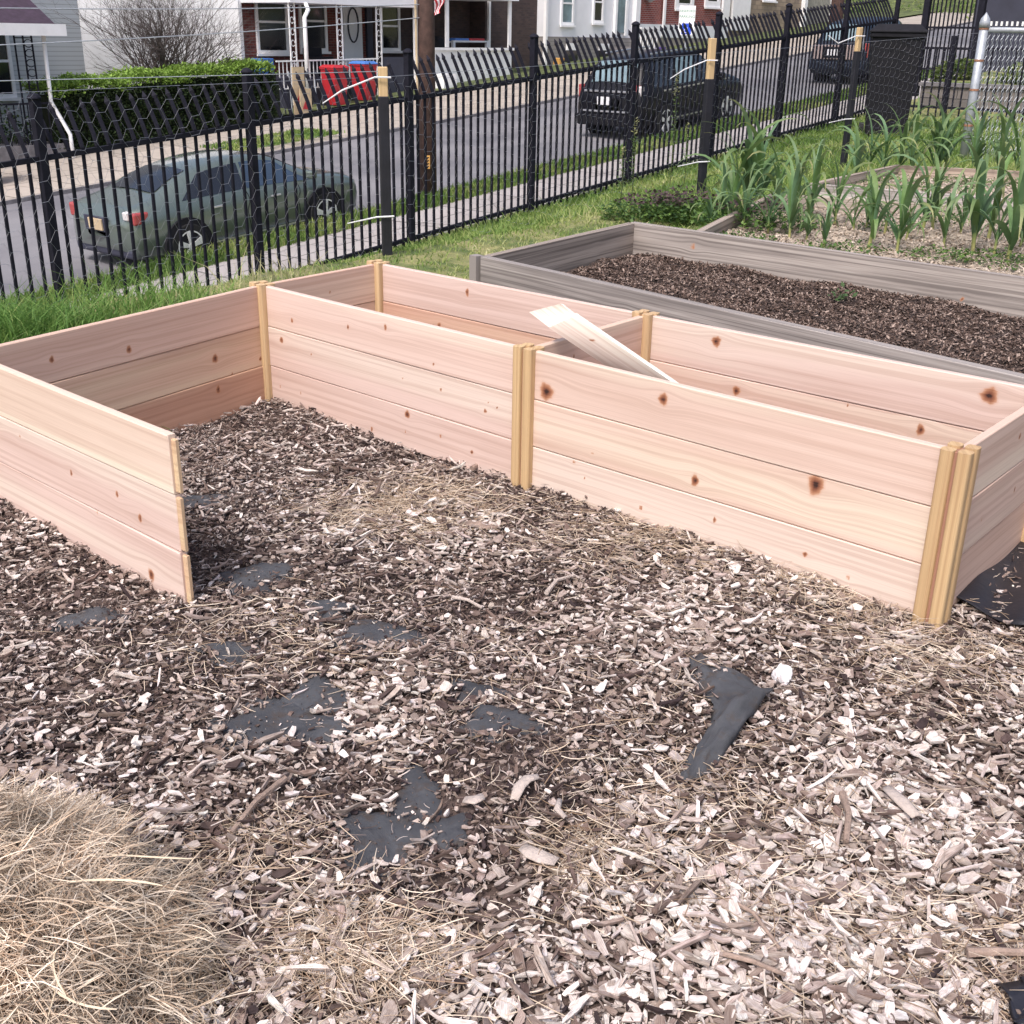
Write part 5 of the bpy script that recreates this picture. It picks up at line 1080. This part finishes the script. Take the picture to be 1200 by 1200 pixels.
# ------------------------------------------------------------------ street furniture across the road
g_ = lambda s: road_z(s) + .08
x, y, z = SW(18.1, 15.9, g_(18.1)); RB = "red wheeled bins by the white railing"
bin_at("wheeled_bin", (x, y, z), TH, .54, 1.08, M['red'], M['red'], "left red wheeled bin with a red lid in front of the white railing", RB)
x, y, z = SW(19.3, 15.95, g_(19.3)); bin_at("wheeled_bin", (x, y, z), TH + .06, .54, 1.08, M['red'], M['blue'], "right red wheeled bin with a blue lid in front of the white railing", RB)
x, y, z = SW(6.0, 13.2, g_(6.0)); bin_at("wheeled_bin", (x, y, z), .45, .62, 1.0, M['red'], M['red'], "red bin cut by the left edge of the photo")
sg = empty("barricade_boards", SW(16.35, 15.4, g_(16.4)), "tan sign boards with red triangles leaning beside the hedge", "sign")
for k, (ds, zt) in enumerate(((0, 1.25), (.12, .7))):
    b = MB(); b.sbox(16.2 + ds - .1, 16.5 + ds, 15.35 - k * .12, 15.39 - k * .12, g_(16.3) + .02, g_(16.3) + zt); b.build("board", M['tan'], sg)
    b = MB(); w = 15.33 - k * .12; zz = g_(16.3) + zt * .25; b.add([SW(16.15 + ds, w, zz), SW(16.47 + ds, w, zz), SW(16.31 + ds, w, zz + .3), SW(16.15 + ds, w - .012, zz), SW(16.47 + ds, w - .012, zz), SW(16.31 + ds, w - .012, zz + .3)], [(0, 1, 2), (5, 4, 3), (0, 3, 4, 1), (1, 4, 5, 2), (2, 5, 3, 0)]); b.build("red_triangle", M['red'], sg)
for k in range(7):
    s = 16.0 + k * .23; b = MB(); b.tube([SW(s, 15.6, g_(s)), SW(s + .06, 15.75, g_(s) + .95 + .2 * math.sin(k * 2))], .018, 6); o = b.build("garden_tool_handle", M['galv'] if k % 2 else M['slate']); tag(o, num[k] + " thin tool handle right of the tan sign boards, counted from them", "tool handle", "tool handles leaning by the sign boards")
hs = empty("parking_sign", SW(34.0, 12.0, g_(34)), "white reserved parking sign with a blue wheelchair symbol", "sign")
sx, sw_ = 34.0, 12.0; zt = 1.35; toc = Vector((-SW(sx, sw_, 0)[0], -SW(sx, sw_, 0)[1], 0)).normalized(); sdv = Vector((-toc.y, toc.x, 0)); AX = (sdv, toc, Vector((0, 0, 1)))
P_ = np.array([0, 0, CH]) + ray(805, 24) * 1.0; A_ = np.array(SW(sx, sw_, 0)); 
dr_ = ray(805, 24); tt = -((-A_[:2]) @ DW - 0) / (dr_[:2] @ DW); pc = np.array([0, 0, CH]) + dr_ * ((A_[:2] @ DW) / (dr_[:2] @ DW)); pc = Vector(pc)
b = MB(); b.tube([pc - Vector((0, 0, 3.0)), pc + Vector((0, 0, .5))], .03, 8); b.build("sign_post", M['galv'], hs)
b = MB(); obox(b, pc + toc * .05, AX, (.27, .01, .46)); pl = b.build("sign_plate", M['white'], hs)
b = MB(); obox(b, pc + toc * .065 + Vector((0, 0, -.26)) , AX, (.16, .004, .17)); bp_ = b.build("blue_square", simple("sign_blue", (.02, .08, .6), .5, .05), hs); bp_.parent = pl
mt3 = Matrix((sdv, Vector((0, 0, 1)), toc)).transposed(); M['signgreen'] = simple("sign_green", (.12, .34, .22), .6, .05)
base = Vector(hs.location)
for tx, zz, sz in (("RESERVED", .29, .115), ("PARKING", .12, .125)): t_ = text_mesh("sign_text", tx, sz, M['signgreen'], pl, pc + toc * .064 + Vector((0, 0, zz)) - base, mt3)
b = MB(); cb_ = pc + toc * .073 + Vector((0, 0, -.27))
def P2(u, v): return cb_ + sdv * u * .9 + Vector((0, 0, 1)) * v * .9
b.tube([P2(-.02, .12), P2(-.02, .10)], .022, 10)
for path in ([(-.02, .08), (-.01, -.02), (.05, -.02), (.09, -.11)], [(-.015, .04), (.05, .04)]): b.tube([P2(*p) for p in path], .011, 6)
b.tube([P2(-.01 + .07 * math.cos(a), -.06 + .07 * math.sin(a)) for a in np.linspace(2.0, 5.9, 14)], .009, 6)
o = b.build("wheelchair_symbol", M['white'], hs); o.parent = pl
# hedge and bare bush
hd = empty("clipped_hedge", SW(12, 15.2, g_(12)), "long clipped green hedge along the far sidewalk", "hedge")
b = MB()
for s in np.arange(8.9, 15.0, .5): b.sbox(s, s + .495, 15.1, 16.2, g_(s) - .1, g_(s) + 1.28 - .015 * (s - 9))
b.build("dark_core", M['darkgreen'], hd)  # solid dark boxes behind the leaves; the hedge's inner shade put into colour
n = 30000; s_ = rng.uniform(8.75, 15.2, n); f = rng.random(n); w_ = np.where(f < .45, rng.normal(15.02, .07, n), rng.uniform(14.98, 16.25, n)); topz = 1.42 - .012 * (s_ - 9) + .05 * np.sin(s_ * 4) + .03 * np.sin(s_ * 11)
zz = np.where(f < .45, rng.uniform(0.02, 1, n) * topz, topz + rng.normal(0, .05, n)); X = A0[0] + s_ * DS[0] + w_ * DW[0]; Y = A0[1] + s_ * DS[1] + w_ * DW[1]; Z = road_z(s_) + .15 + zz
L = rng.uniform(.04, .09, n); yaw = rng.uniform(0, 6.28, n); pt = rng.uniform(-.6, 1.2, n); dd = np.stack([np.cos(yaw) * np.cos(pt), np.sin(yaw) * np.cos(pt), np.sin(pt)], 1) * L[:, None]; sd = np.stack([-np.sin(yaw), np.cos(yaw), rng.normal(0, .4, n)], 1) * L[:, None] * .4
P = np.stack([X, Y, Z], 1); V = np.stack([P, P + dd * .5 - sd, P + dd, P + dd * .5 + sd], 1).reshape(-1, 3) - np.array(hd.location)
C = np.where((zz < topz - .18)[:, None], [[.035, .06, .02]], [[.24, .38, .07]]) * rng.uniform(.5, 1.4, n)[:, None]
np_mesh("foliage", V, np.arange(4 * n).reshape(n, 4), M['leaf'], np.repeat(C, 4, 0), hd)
leaf_clump("shrub", SW(7.9, 16.3, g_(8)), 1.2, .5, 1.3, 2500, .09, [(.06, .12, .03), (.12, .2, .05), (.03, .06, .02)], "loose green shrub under the porch at the far left", "shrub")
bc = SW(13.3, 17.2, g_(13.3)); bb = empty("bare_bush", bc, "large leafless bush with a dense fan of grey twigs behind the hedge", "bush")
rg = random.Random(3); tb = MB()
def grow(p, d_, L, r_, dep):
    pts = [p]; q = p
    for k in range(3): d_ = (d_ + Vector((rg.gauss(0, .10), rg.gauss(0, .10), rg.gauss(.03, .05)))).normalized(); q = q + d_ * L / 3; pts.append(q)
    tb.tube(pts, [r_, r_ * .85, r_ * .7, r_ * .55], 4 if dep < 3 else 3, False)
    if dep < 5:
        for k in range(3 if dep < 3 else 2):
            f = rg.uniform(.35, 1); i = min(int(f * 3), 2); pp = pts[i].lerp(pts[i + 1], f * 3 - i)
            nd = (d_ + Vector((rg.gauss(0, .42), rg.gauss(0, .42), rg.gauss(.0, .3)))).normalized(); grow(pp, nd, L * rg.uniform(.62, .85), r_ * .55, dep + 1)
for k in range(26):
    a = rg.uniform(0, 6.28); t = rg.uniform(.1, 1.25); grow(Vector(bc) + Vector((rg.gauss(0, .15), rg.gauss(0, .15), .2)), Vector((math.cos(a) * t, math.sin(a) * t, 1.0)).normalized(), 1.5, .032, 0)
tb.build("twigs", M['twig'], bb)
# ------------------------------------------------------------------ houses
def part(root, name, m, boxes, uv='wall', **k):
    b = MB()
    for bx in boxes: b.sbox(*bx)
    return b.build(name, m, root, uv=uv, **k)
def win(root, s0, s1, z0, z1, w, fw=.09, glass=None, sill=True, frame='white', mid=True):
    f = part(root, "window", M[frame], [(s0, s0 + fw, w - .06, w + .02, z0, z1), (s1 - fw, s1, w - .06, w + .02, z0, z1), (s0 + fw, s1 - fw, w - .06, w + .02, z0, z0 + fw), (s0 + fw, s1 - fw, w - .06, w + .02, z1 - fw, z1)] + ([(s0 + fw, s1 - fw, w - .045, w + .02, (z0 + z1) / 2 - .03, (z0 + z1) / 2 + .03)] if mid else []))
    p_ = part(root, "pane", M[glass or 'glass'], [(s0 + fw * .9, s1 - fw * .9, w - .02, w - .005, z0 + fw * .9, z1 - fw * .9)]); p_.parent = f; p_.location = (0, 0, 0)
    if sill: p_ = part(root, "sill", M[frame], [(s0 - .06, s1 + .06, w - .12, w - .062, z0 - .07, z0)]); p_.parent = f; p_.location = (0, 0, 0)
    return f
def scroll_post(root, s, w, z0, z1, gap=.2):
    b = MB()
    for ds in (-gap / 2, gap / 2): b.sbox(s + ds - .016, s + ds + .016, w - .016, w + .016, z0, z1)
    nz = 9
    for k in range(nz):
        zc = z0 + (k + .5) * (z1 - z0) / nz; r_ = .062; b.tube([SW(s + r_ * math.cos(a), w, zc + r_ * 1.3 * math.sin(a)) for a in np.linspace(0, 5.6, 12)], .011, 4)
    return b.build("porch_post", M['white'], root)
# brick row house A with porch
hA = empty("brick_row_house", SW(17, 18.6, g_(17)), "red brick row house with white iron porch, left of the utility pole", "house")
part(hA, "wall", M['brick'], [(17.02, 22.3, 18.6, 29, -1.2, 8.2)])
part(hA, "side_wall", M['offwhite'], [(16.92, 17.015, 18.62, 30, -1.4, 8.4)])
part(hA, "corner_trim", M['offwhite'], [(16.9, 17.02, 18.5, 18.615, -1.2, 8.2)])
part(hA, "porch_roof", M['offwhite'], [(17.0, 22.3, 16.35, 18.59, 1.97, 2.22)])
part(hA, "porch_floor", M['slate'], [(16.9, 20.5, 16.6, 18.59, -.9, .02)])
win(hA, 17.55, 18.75, .62, 2.35, 18.6); win(hA, 19.2, 20.3, .68, 2.4, 18.6)
dr = part(hA, "door", M['offwhite'], [(20.95, 21.75, 18.52, 18.6, .1, 2.3)]); b = MB(); b.tube([SW(21.35 + .22 * math.cos(a), 18.5, 1.45 + .5 * math.sin(a)) for a in np.linspace(0, 6.28, 18)], .025, 5); q = b.build("door_ornament", M['slate'], hA); q.parent = dr; q.location = (0, 0, 0)
for s in (17.15, 18.92, 20.5): scroll_post(hA, s, 16.5, -.7, 1.97)
b = MB(); b.tube([SW(17.55, 16.35, 1.95), SW(17.5, 16.2, 1.8), SW(17.35, 16.2, 1.6), SW(17.35, 16.2, -.75)], .06, 10); b.build("downspout", M['white'], hA, True)
def railing(root, s0, s1, w, zb0, zt0, slope):
    b = MB(); b.sbox(s0, s1, w - .02, w + .02, zt0 - .04, zt0, slope); b.sbox(s0, s1, w - .015, w + .015, zb0, zb0 + .03, slope)
    for s in np.arange(s0 + .1, s1, .14): b.sbox(s - .01, s + .01, w - .01, w + .01, zb0 + .03 + slope * (s - s0), zt0 - .04 + slope * (s - s0))
    return b.build("railing", M['white'], root)
railing(hA, 16.5, 20.45, 16.5, -.28, .48, .015)
part(hA, "shutter", M['slate'], [(21.95, 22.2, 18.5, 18.58, .2, 2.0)])
part(hA, "porch_side_panel", M['slate'], [(20.65, 22.15, 16.5, 16.6, -.75, .56)])
b = MB(); b.box(SW(17.4, 18.2, .25), (.5, .45, .5), TH); o = b.build("plastic_tub", M['blue'], None, bevel=.02); tag(o, "blue plastic tub on the iron railed porch", "tub")
o = MB(); o.box(SW(18.9, 17.4, .28), (.7, .5, .55), TH); o.box(SW(18.9, 17.7, .55), (.7, .1, .5), TH); o = o.build("porch_chair", M['black'], None, bevel=.03); tag(o, "dark porch chair behind the white iron railing", "chair")
# row house B
hB = empty("brick_row_house", SW(22.3, 18.6, g_(22.5)), "brown brick row house with white panelled porch base, right of the utility pole", "house")
part(hB, "wall", M['brick_brown'], [(22.32, 27.0, 18.6, 29, -.9, 8.6)])
part(hB, "porch_roof", M['offwhite'], [(22.32, 26.95, 16.35, 18.59, 2.30, 2.5)])
part(hB, "porch_base", M['white'], [(22.7, 26.8, 16.52, 16.58, -.42, .76)]); part(hB, "porch_floor", M['slate'], [(22.7, 26.8, 16.6, 18.59, -.5, .1)])
part(hB, "base_cap", M['white'], [(22.65, 26.85, 16.44, 16.515, .76, .84), ])
for s, tw in ((22.05, .07), (23.5, .07), (26.62, .07)): part(hB, "porch_post", M['white'], [(s - tw, s + tw, 16.45, 16.51, -.1 if s < 22.2 else .85, 2.29)])
part(hB, "stair_side", M['white'], [(21.95, 22.4, 16.2, 16.42, -.5, .62)])
part(hB, "stair_block", M['white'], [(22.5, 23.1, 15.7, 16.2, -.55, .08)])
win(hB, 22.6, 23.5, .7, 2.2, 18.6); part(hB, "door", M['slate'], [(24.1, 24.9, 18.52, 18.59, .2, 2.2)])
b = MB(); b.sbox(24.6, 26.4, 17.2, 17.3, 1.0, 1.05); b.sbox(24.6, 24.7, 17.2, 17.3, .1, 1.0); b.sbox(26.3, 26.4, 17.2, 17.3, .1, 1.0); b.sbox(24.6, 26.4, 17.3, 17.9, .98, 1.02); o = b.build("porch_table", M['offwhite']); tag(o, "long pale table on the porch with the white panelled base", "table")
b = MB(); b.sbox(24.8, 25.5, 17.3, 17.7, 1.03, 1.12); o = b.build("folded_tarp", M['blue'], bevel=.02); tag(o, "folded blue tarp on the porch table", "tarp")
b = MB(); b.sbox(25.55, 26.3, 17.3, 17.7, 1.03, 1.12); o = b.build("folded_blanket", M['red'], bevel=.02); tag(o, "folded red blanket on the porch table", "blanket")
b = MB(); b.lathe(SW(23.9, 17.3, .55), [(.26, -.4), (.3, 0), (.28, .5), (.12, .62)], 12); o = b.build("covered_grill", M['black'], smooth_=True); tag(o, "black covered grill between the white porch posts", "grill")
# flag on the left porch post
fl = empty("flag", SW(22.2, 16.2, 2.6), "american flag hanging from a slanted pole at the porch post beside the utility pole", "flag")
b = MB(); b.tube([SW(22.05, 16.42, 2.1), SW(22.5, 15.6, 2.75)], .014, 6); b.build("flag_pole", M['tan'], fl)
stripes = [MB(), MB()]; nst = 13
for k in range(nst):
    for j in range(10):
        def fp(u, v): return Vector(SW(22.14 + .3 * u + .08 * math.sin(v * 7 + u * 4), 16.25 - .55 * u + .05 * math.sin(v * 9), 2.25 + .45 * u - v * .62 - .25 * u * v))
        a0_, a1_, v0, v1 = k / nst, (k + 1) / nst, j / 10, (j + 1) / 10; mbx = stripes[k % 2]; q = [fp(a0_, v0), fp(a1_, v0), fp(a1_, v1), fp(a0_, v1)]; mbx.add(q, [(0, 1, 2, 3)])
stripes[0].build("red_stripes", M['red'], fl); stripes[1].build("white_stripes", M['tie'], fl)
# brown annex, white house, brick house, stone house
hD = empty("brick_house", SW(27, 17.6, g_(28)), "plain dark brown brick house front left of the white house", "house")
part(hD, "wall", M['brick_brown'], [(27.02, 29.9, 17.9, 28, -.6, 8.6)]); part(hD, "downspout", M['white'], [(27.1, 27.2, 17.8, 17.89, -.3, 7)])
hC = empty("white_house", SW(30, 17.5, g_(31)), "white house front on a grey ledge stone base with basement windows", "house")
part(hC, "wall", M['offwhite'], [(29.92, 35.45, 17.5, 28, 1.22, 8.8)]); part(hC, "ledge_base", M['stonestrip'], [(29.92, 35.45, 17.45, 28, -.5, 1.22)])
part(hC, "corner_trim", M['white'], [(29.8, 29.92, 17.4, 17.52, -.3, 8), (35.45, 35.75, 17.3, 17.5, .6, 8)])
win(hC, 30.75, 31.55, 1.62, 3.1, 17.5, .1, 'glass2'); win(hC, 32.75, 33.45, 1.72, 3.2, 17.5, .1, 'glass')
part(hC, "door", M['glass2'], [(34.3, 34.85, 17.42, 17.49, 1.4, 3.3)]); part(hC, "door_frame", M['white'], [(34.15, 34.29, 17.38, 17.49, 1.3, 3.4), (34.86, 35.0, 17.38, 17.49, 1.3, 3.4)])
for s in (31.0, 33.1): part(hC, "basement_window", M['glass'], [(s, s + .75, 17.36, 17.44, .35, .75)]); part(hC, "basement_surround", M['white'], [(s - .1, s + .85, 17.38, 17.447, .26, .34), (s + .1, s + .7, 17.36, 17.447, .76, 1.0)])
st_ = part(hC, "entry_steps", M['curb'], [(34.1, 35.2, 16.5, 17.35, .0, .9), (34.1, 35.2, 16.1, 16.5, 0, .55)]); b = MB()
for s in np.arange(34.1, 35.25, .16): b.sbox(s - .02, s + .02, 16.1, 16.14, .5, 1.55)
b.sbox(34.05, 35.25, 16.08, 16.16, 1.55, 1.6); b.build("step_railing", M['white'], hC)
b = MB(); b.lathe(SW(35.6, 16.2, .35), [(.2, 0), (.25, .55)], 12); o = b.build("purple_tub", simple("purple_plastic", (.10, .05, .30), .5, .1)); tag(o, "purple tub beside the steps of the white house", "tub")
b = MB(); b.sbox(30.15, 30.45, 17.0, 17.3, -.2, .5); o = b.build("yellow_crate", M['yellow'], bevel=.02); tag(o, "yellow crate standing at the left foot of the white house", "crate")
hE = empty("brick_house", SW(35.8, 17.5, g_(37)), "bright red brick house with white stone sills and a white base band", "house")
part(hE, "wall", M['brick_bright'], [(35.8, 43.0, 17.5, 28, 1.75, 9)]); part(hE, "base_band", M['offwhite'], [(35.8, 43.0, 17.42, 28, 1.25, 1.75)]); part(hE, "base", M['farwalk'], [(35.8, 43.0, 17.45, 28, .2, 1.25)])
win(hE, 38.55, 40.0, 2.35, 3.9, 17.5, .24, 'glass'); win(hE, 40.9, 42.2, 2.5, 4.0, 17.5, .24, 'glass')
part(hE, "downspout", M['white'], [(37.55, 37.7, 17.35, 17.41, 1.3, 8)]); b = MB(); c_ = Vector(SW(36.4, 17.3, 2.55)); b.lathe(tuple(c_), [(.05, 0), (.22, .1)], 12); b.build("meter", M['galv'], hE)
part(hE, "entry_door", M['white'], [(42.35, 42.95, 17.38, 17.49, 1.8, 4)])
hF = empty("stone_house", SW(43, 17.5, g_(45)), "tan stone house front behind the street tree", "house")
part(hF, "wall", M['tanstone'], [(43.02, 50.5, 17.5, 28, .6, 9)]); part(hF, "white_door", M['white'], [(43.2, 44.8, 17.38, 17.49, 1.6, 4)]); part(hF, "corner_post", M['white'], [(50.0, 50.3, 17.3, 17.49, 1.0, 8)]); win(hF, 46.0, 47.3, 2.9, 4.2, 17.5, .14, 'glass')
hG = empty("sided_house", SW(50.6, 17.5, g_(52)), "dark grey clapboard house at the end of the row", "house")
part(hG, "wall", M['greysiding'], [(50.6, 54.0, 17.7, 28, 1, 8)]); part(hG, "corner_board", M['offwhite'], [(53.6, 54.0, 17.6, 17.69, 1, 8)])
tr = empty("street_tree", SW(43.5, 12.6, g_(43.5)), "reddish brown tree trunk on the far sidewalk in front of the stone house", "tree")
x, y, z = SW(43.5, 12.6, g_(43.5)); b = MB(); b.tube([(x, y, z - .2), (x, y, z + 2.2), (x + .1, y, z + 5)], [.32, .26, .2], 12)
for a in range(5): b.tube([(x + .05, y, z + 3.6 + a * .3), (x + math.cos(a * 1.3) * 1.2, y + math.sin(a * 1.3) * 1.2, z + 5.5 + a * .3)], [.11, .03], 7)
b.build("trunk", M['trunk'], tr, True)
# clapboard house at the left
hL = empty("clapboard_house", SW(6, 18.6, g_(6)), "pale clapboard house with a purple shingled porch roof at the far left", "house")
part(hL, "wall", M['clap'], [(1.0, 11.9, 18.6, 26, -1.8, 7)]); part(hL, "gable_wall", M['clap'], [(11.92, 12.4, 20.0, 26, -1.8, 7)])
b = MB(); b.add([SW(2, 14.8, 1.28), SW(9.0, 14.8, 1.28), SW(9.0, 18.58, 3.3), SW(2, 18.58, 3.3), SW(2, 14.8, 1.2), SW(9.0, 14.8, 1.2), SW(9.0, 18.58, 3.2), SW(2, 18.58, 3.2)], [(0, 1, 2, 3), (7, 6, 5, 4), (0, 4, 5, 1), (1, 5, 6, 2), (2, 6, 7, 3), (3, 7, 4, 0)]); b.build("porch_roof", M['roofing'], hL)
part(hL, "fascia", M['white'], [(1.9, 9.15, 14.66, 14.79, 1.06, 1.30), (9.01, 9.15, 14.8, 18.5, 1.06, 1.30)]); part(hL, "porch_ceiling", M['white'], [(2, 9.0, 14.8, 18.58, 1.06, 1.1)])
part(hL, "porch_floor", M['curb'], [(2, 9.0, 14.9, 18.58, -1.9, -1.2)])
b = MB(); b.tube([SW(8.78, 15.0, 1.06), SW(8.76, 15.0, -.3), SW(8.95, 14.7, -1.0), SW(8.9, 14.6, -1.5)], .045, 10); b.build("downspout", M['white'], hL, True)
b = MB()
for s in (6.7, 6.85): b.sbox(s - .014, s + .014, 15.0, 15.03, -1.2, 1.06)
for zc in np.arange(-1.1, 1.0, .3): b.sbox(6.714, 6.836, 15.005, 15.025, zc, zc + .02)
b.build("iron_trellis", M['iron'], hL); b = MB()
for s in (8.1, 8.3, 8.5): b.sbox(s - .014, s + .014, 15.0, 15.03, -1.2, 1.06)
for zc in (-1.15, 1.0): b.sbox(8.114, 8.286, 15.005, 15.025, zc, zc + .02); b.sbox(8.314, 8.486, 15.005, 15.025, zc, zc + .02)
for zc in np.arange(-1.1, 1.0, .2): b.tube([SW(8.4 + .095 * math.cos(a), 15.0, zc + .08 * math.sin(a)) for a in np.linspace(0, 5.5, 10)], .01, 4)
b.build("iron_trellis", M['iron'], hL)
win(hL, 8.9, 9.9, -.4, 1.3, 18.6, .09, 'glass'); win(hL, 5.4, 6.4, -.4, 1.3, 18.6, .09, 'glass')
b = MB()
for s in np.arange(6.4, 8.7, .16): b.sbox(s - .01, s + .01, 14.95, 14.97, -1.2, -.35)
b.sbox(6.4, 8.7, 14.94, 14.98, -.35, -.31); b.build("porch_railing", M['iron'], hL)
part(hL, "back_wing", M['offwhite'], [(12.42, 16.2, 27, 31, -1.5, 7)])
# trees and grass on the closing hill
n = 16000; s_ = rng.uniform(56, 100, n); w_ = rng.uniform(-5, 30, n); X = A0[0] + s_ * DS[0] + w_ * DW[0]; Y = A0[1] + s_ * DS[1] + w_ * DW[1]; Z = road_z(s_) + .1 + smooth((s_ - 58) / 60) * 16 + .4 * np.sin(w_ * .3)
blades("hill_grass", X, Y, Z, rng.uniform(.1, .3, n), np.full(n, .12), grass_cols(n, X, Y) * .8, M['grass'], "rough grass on the hill closing the street", "grass", .9)
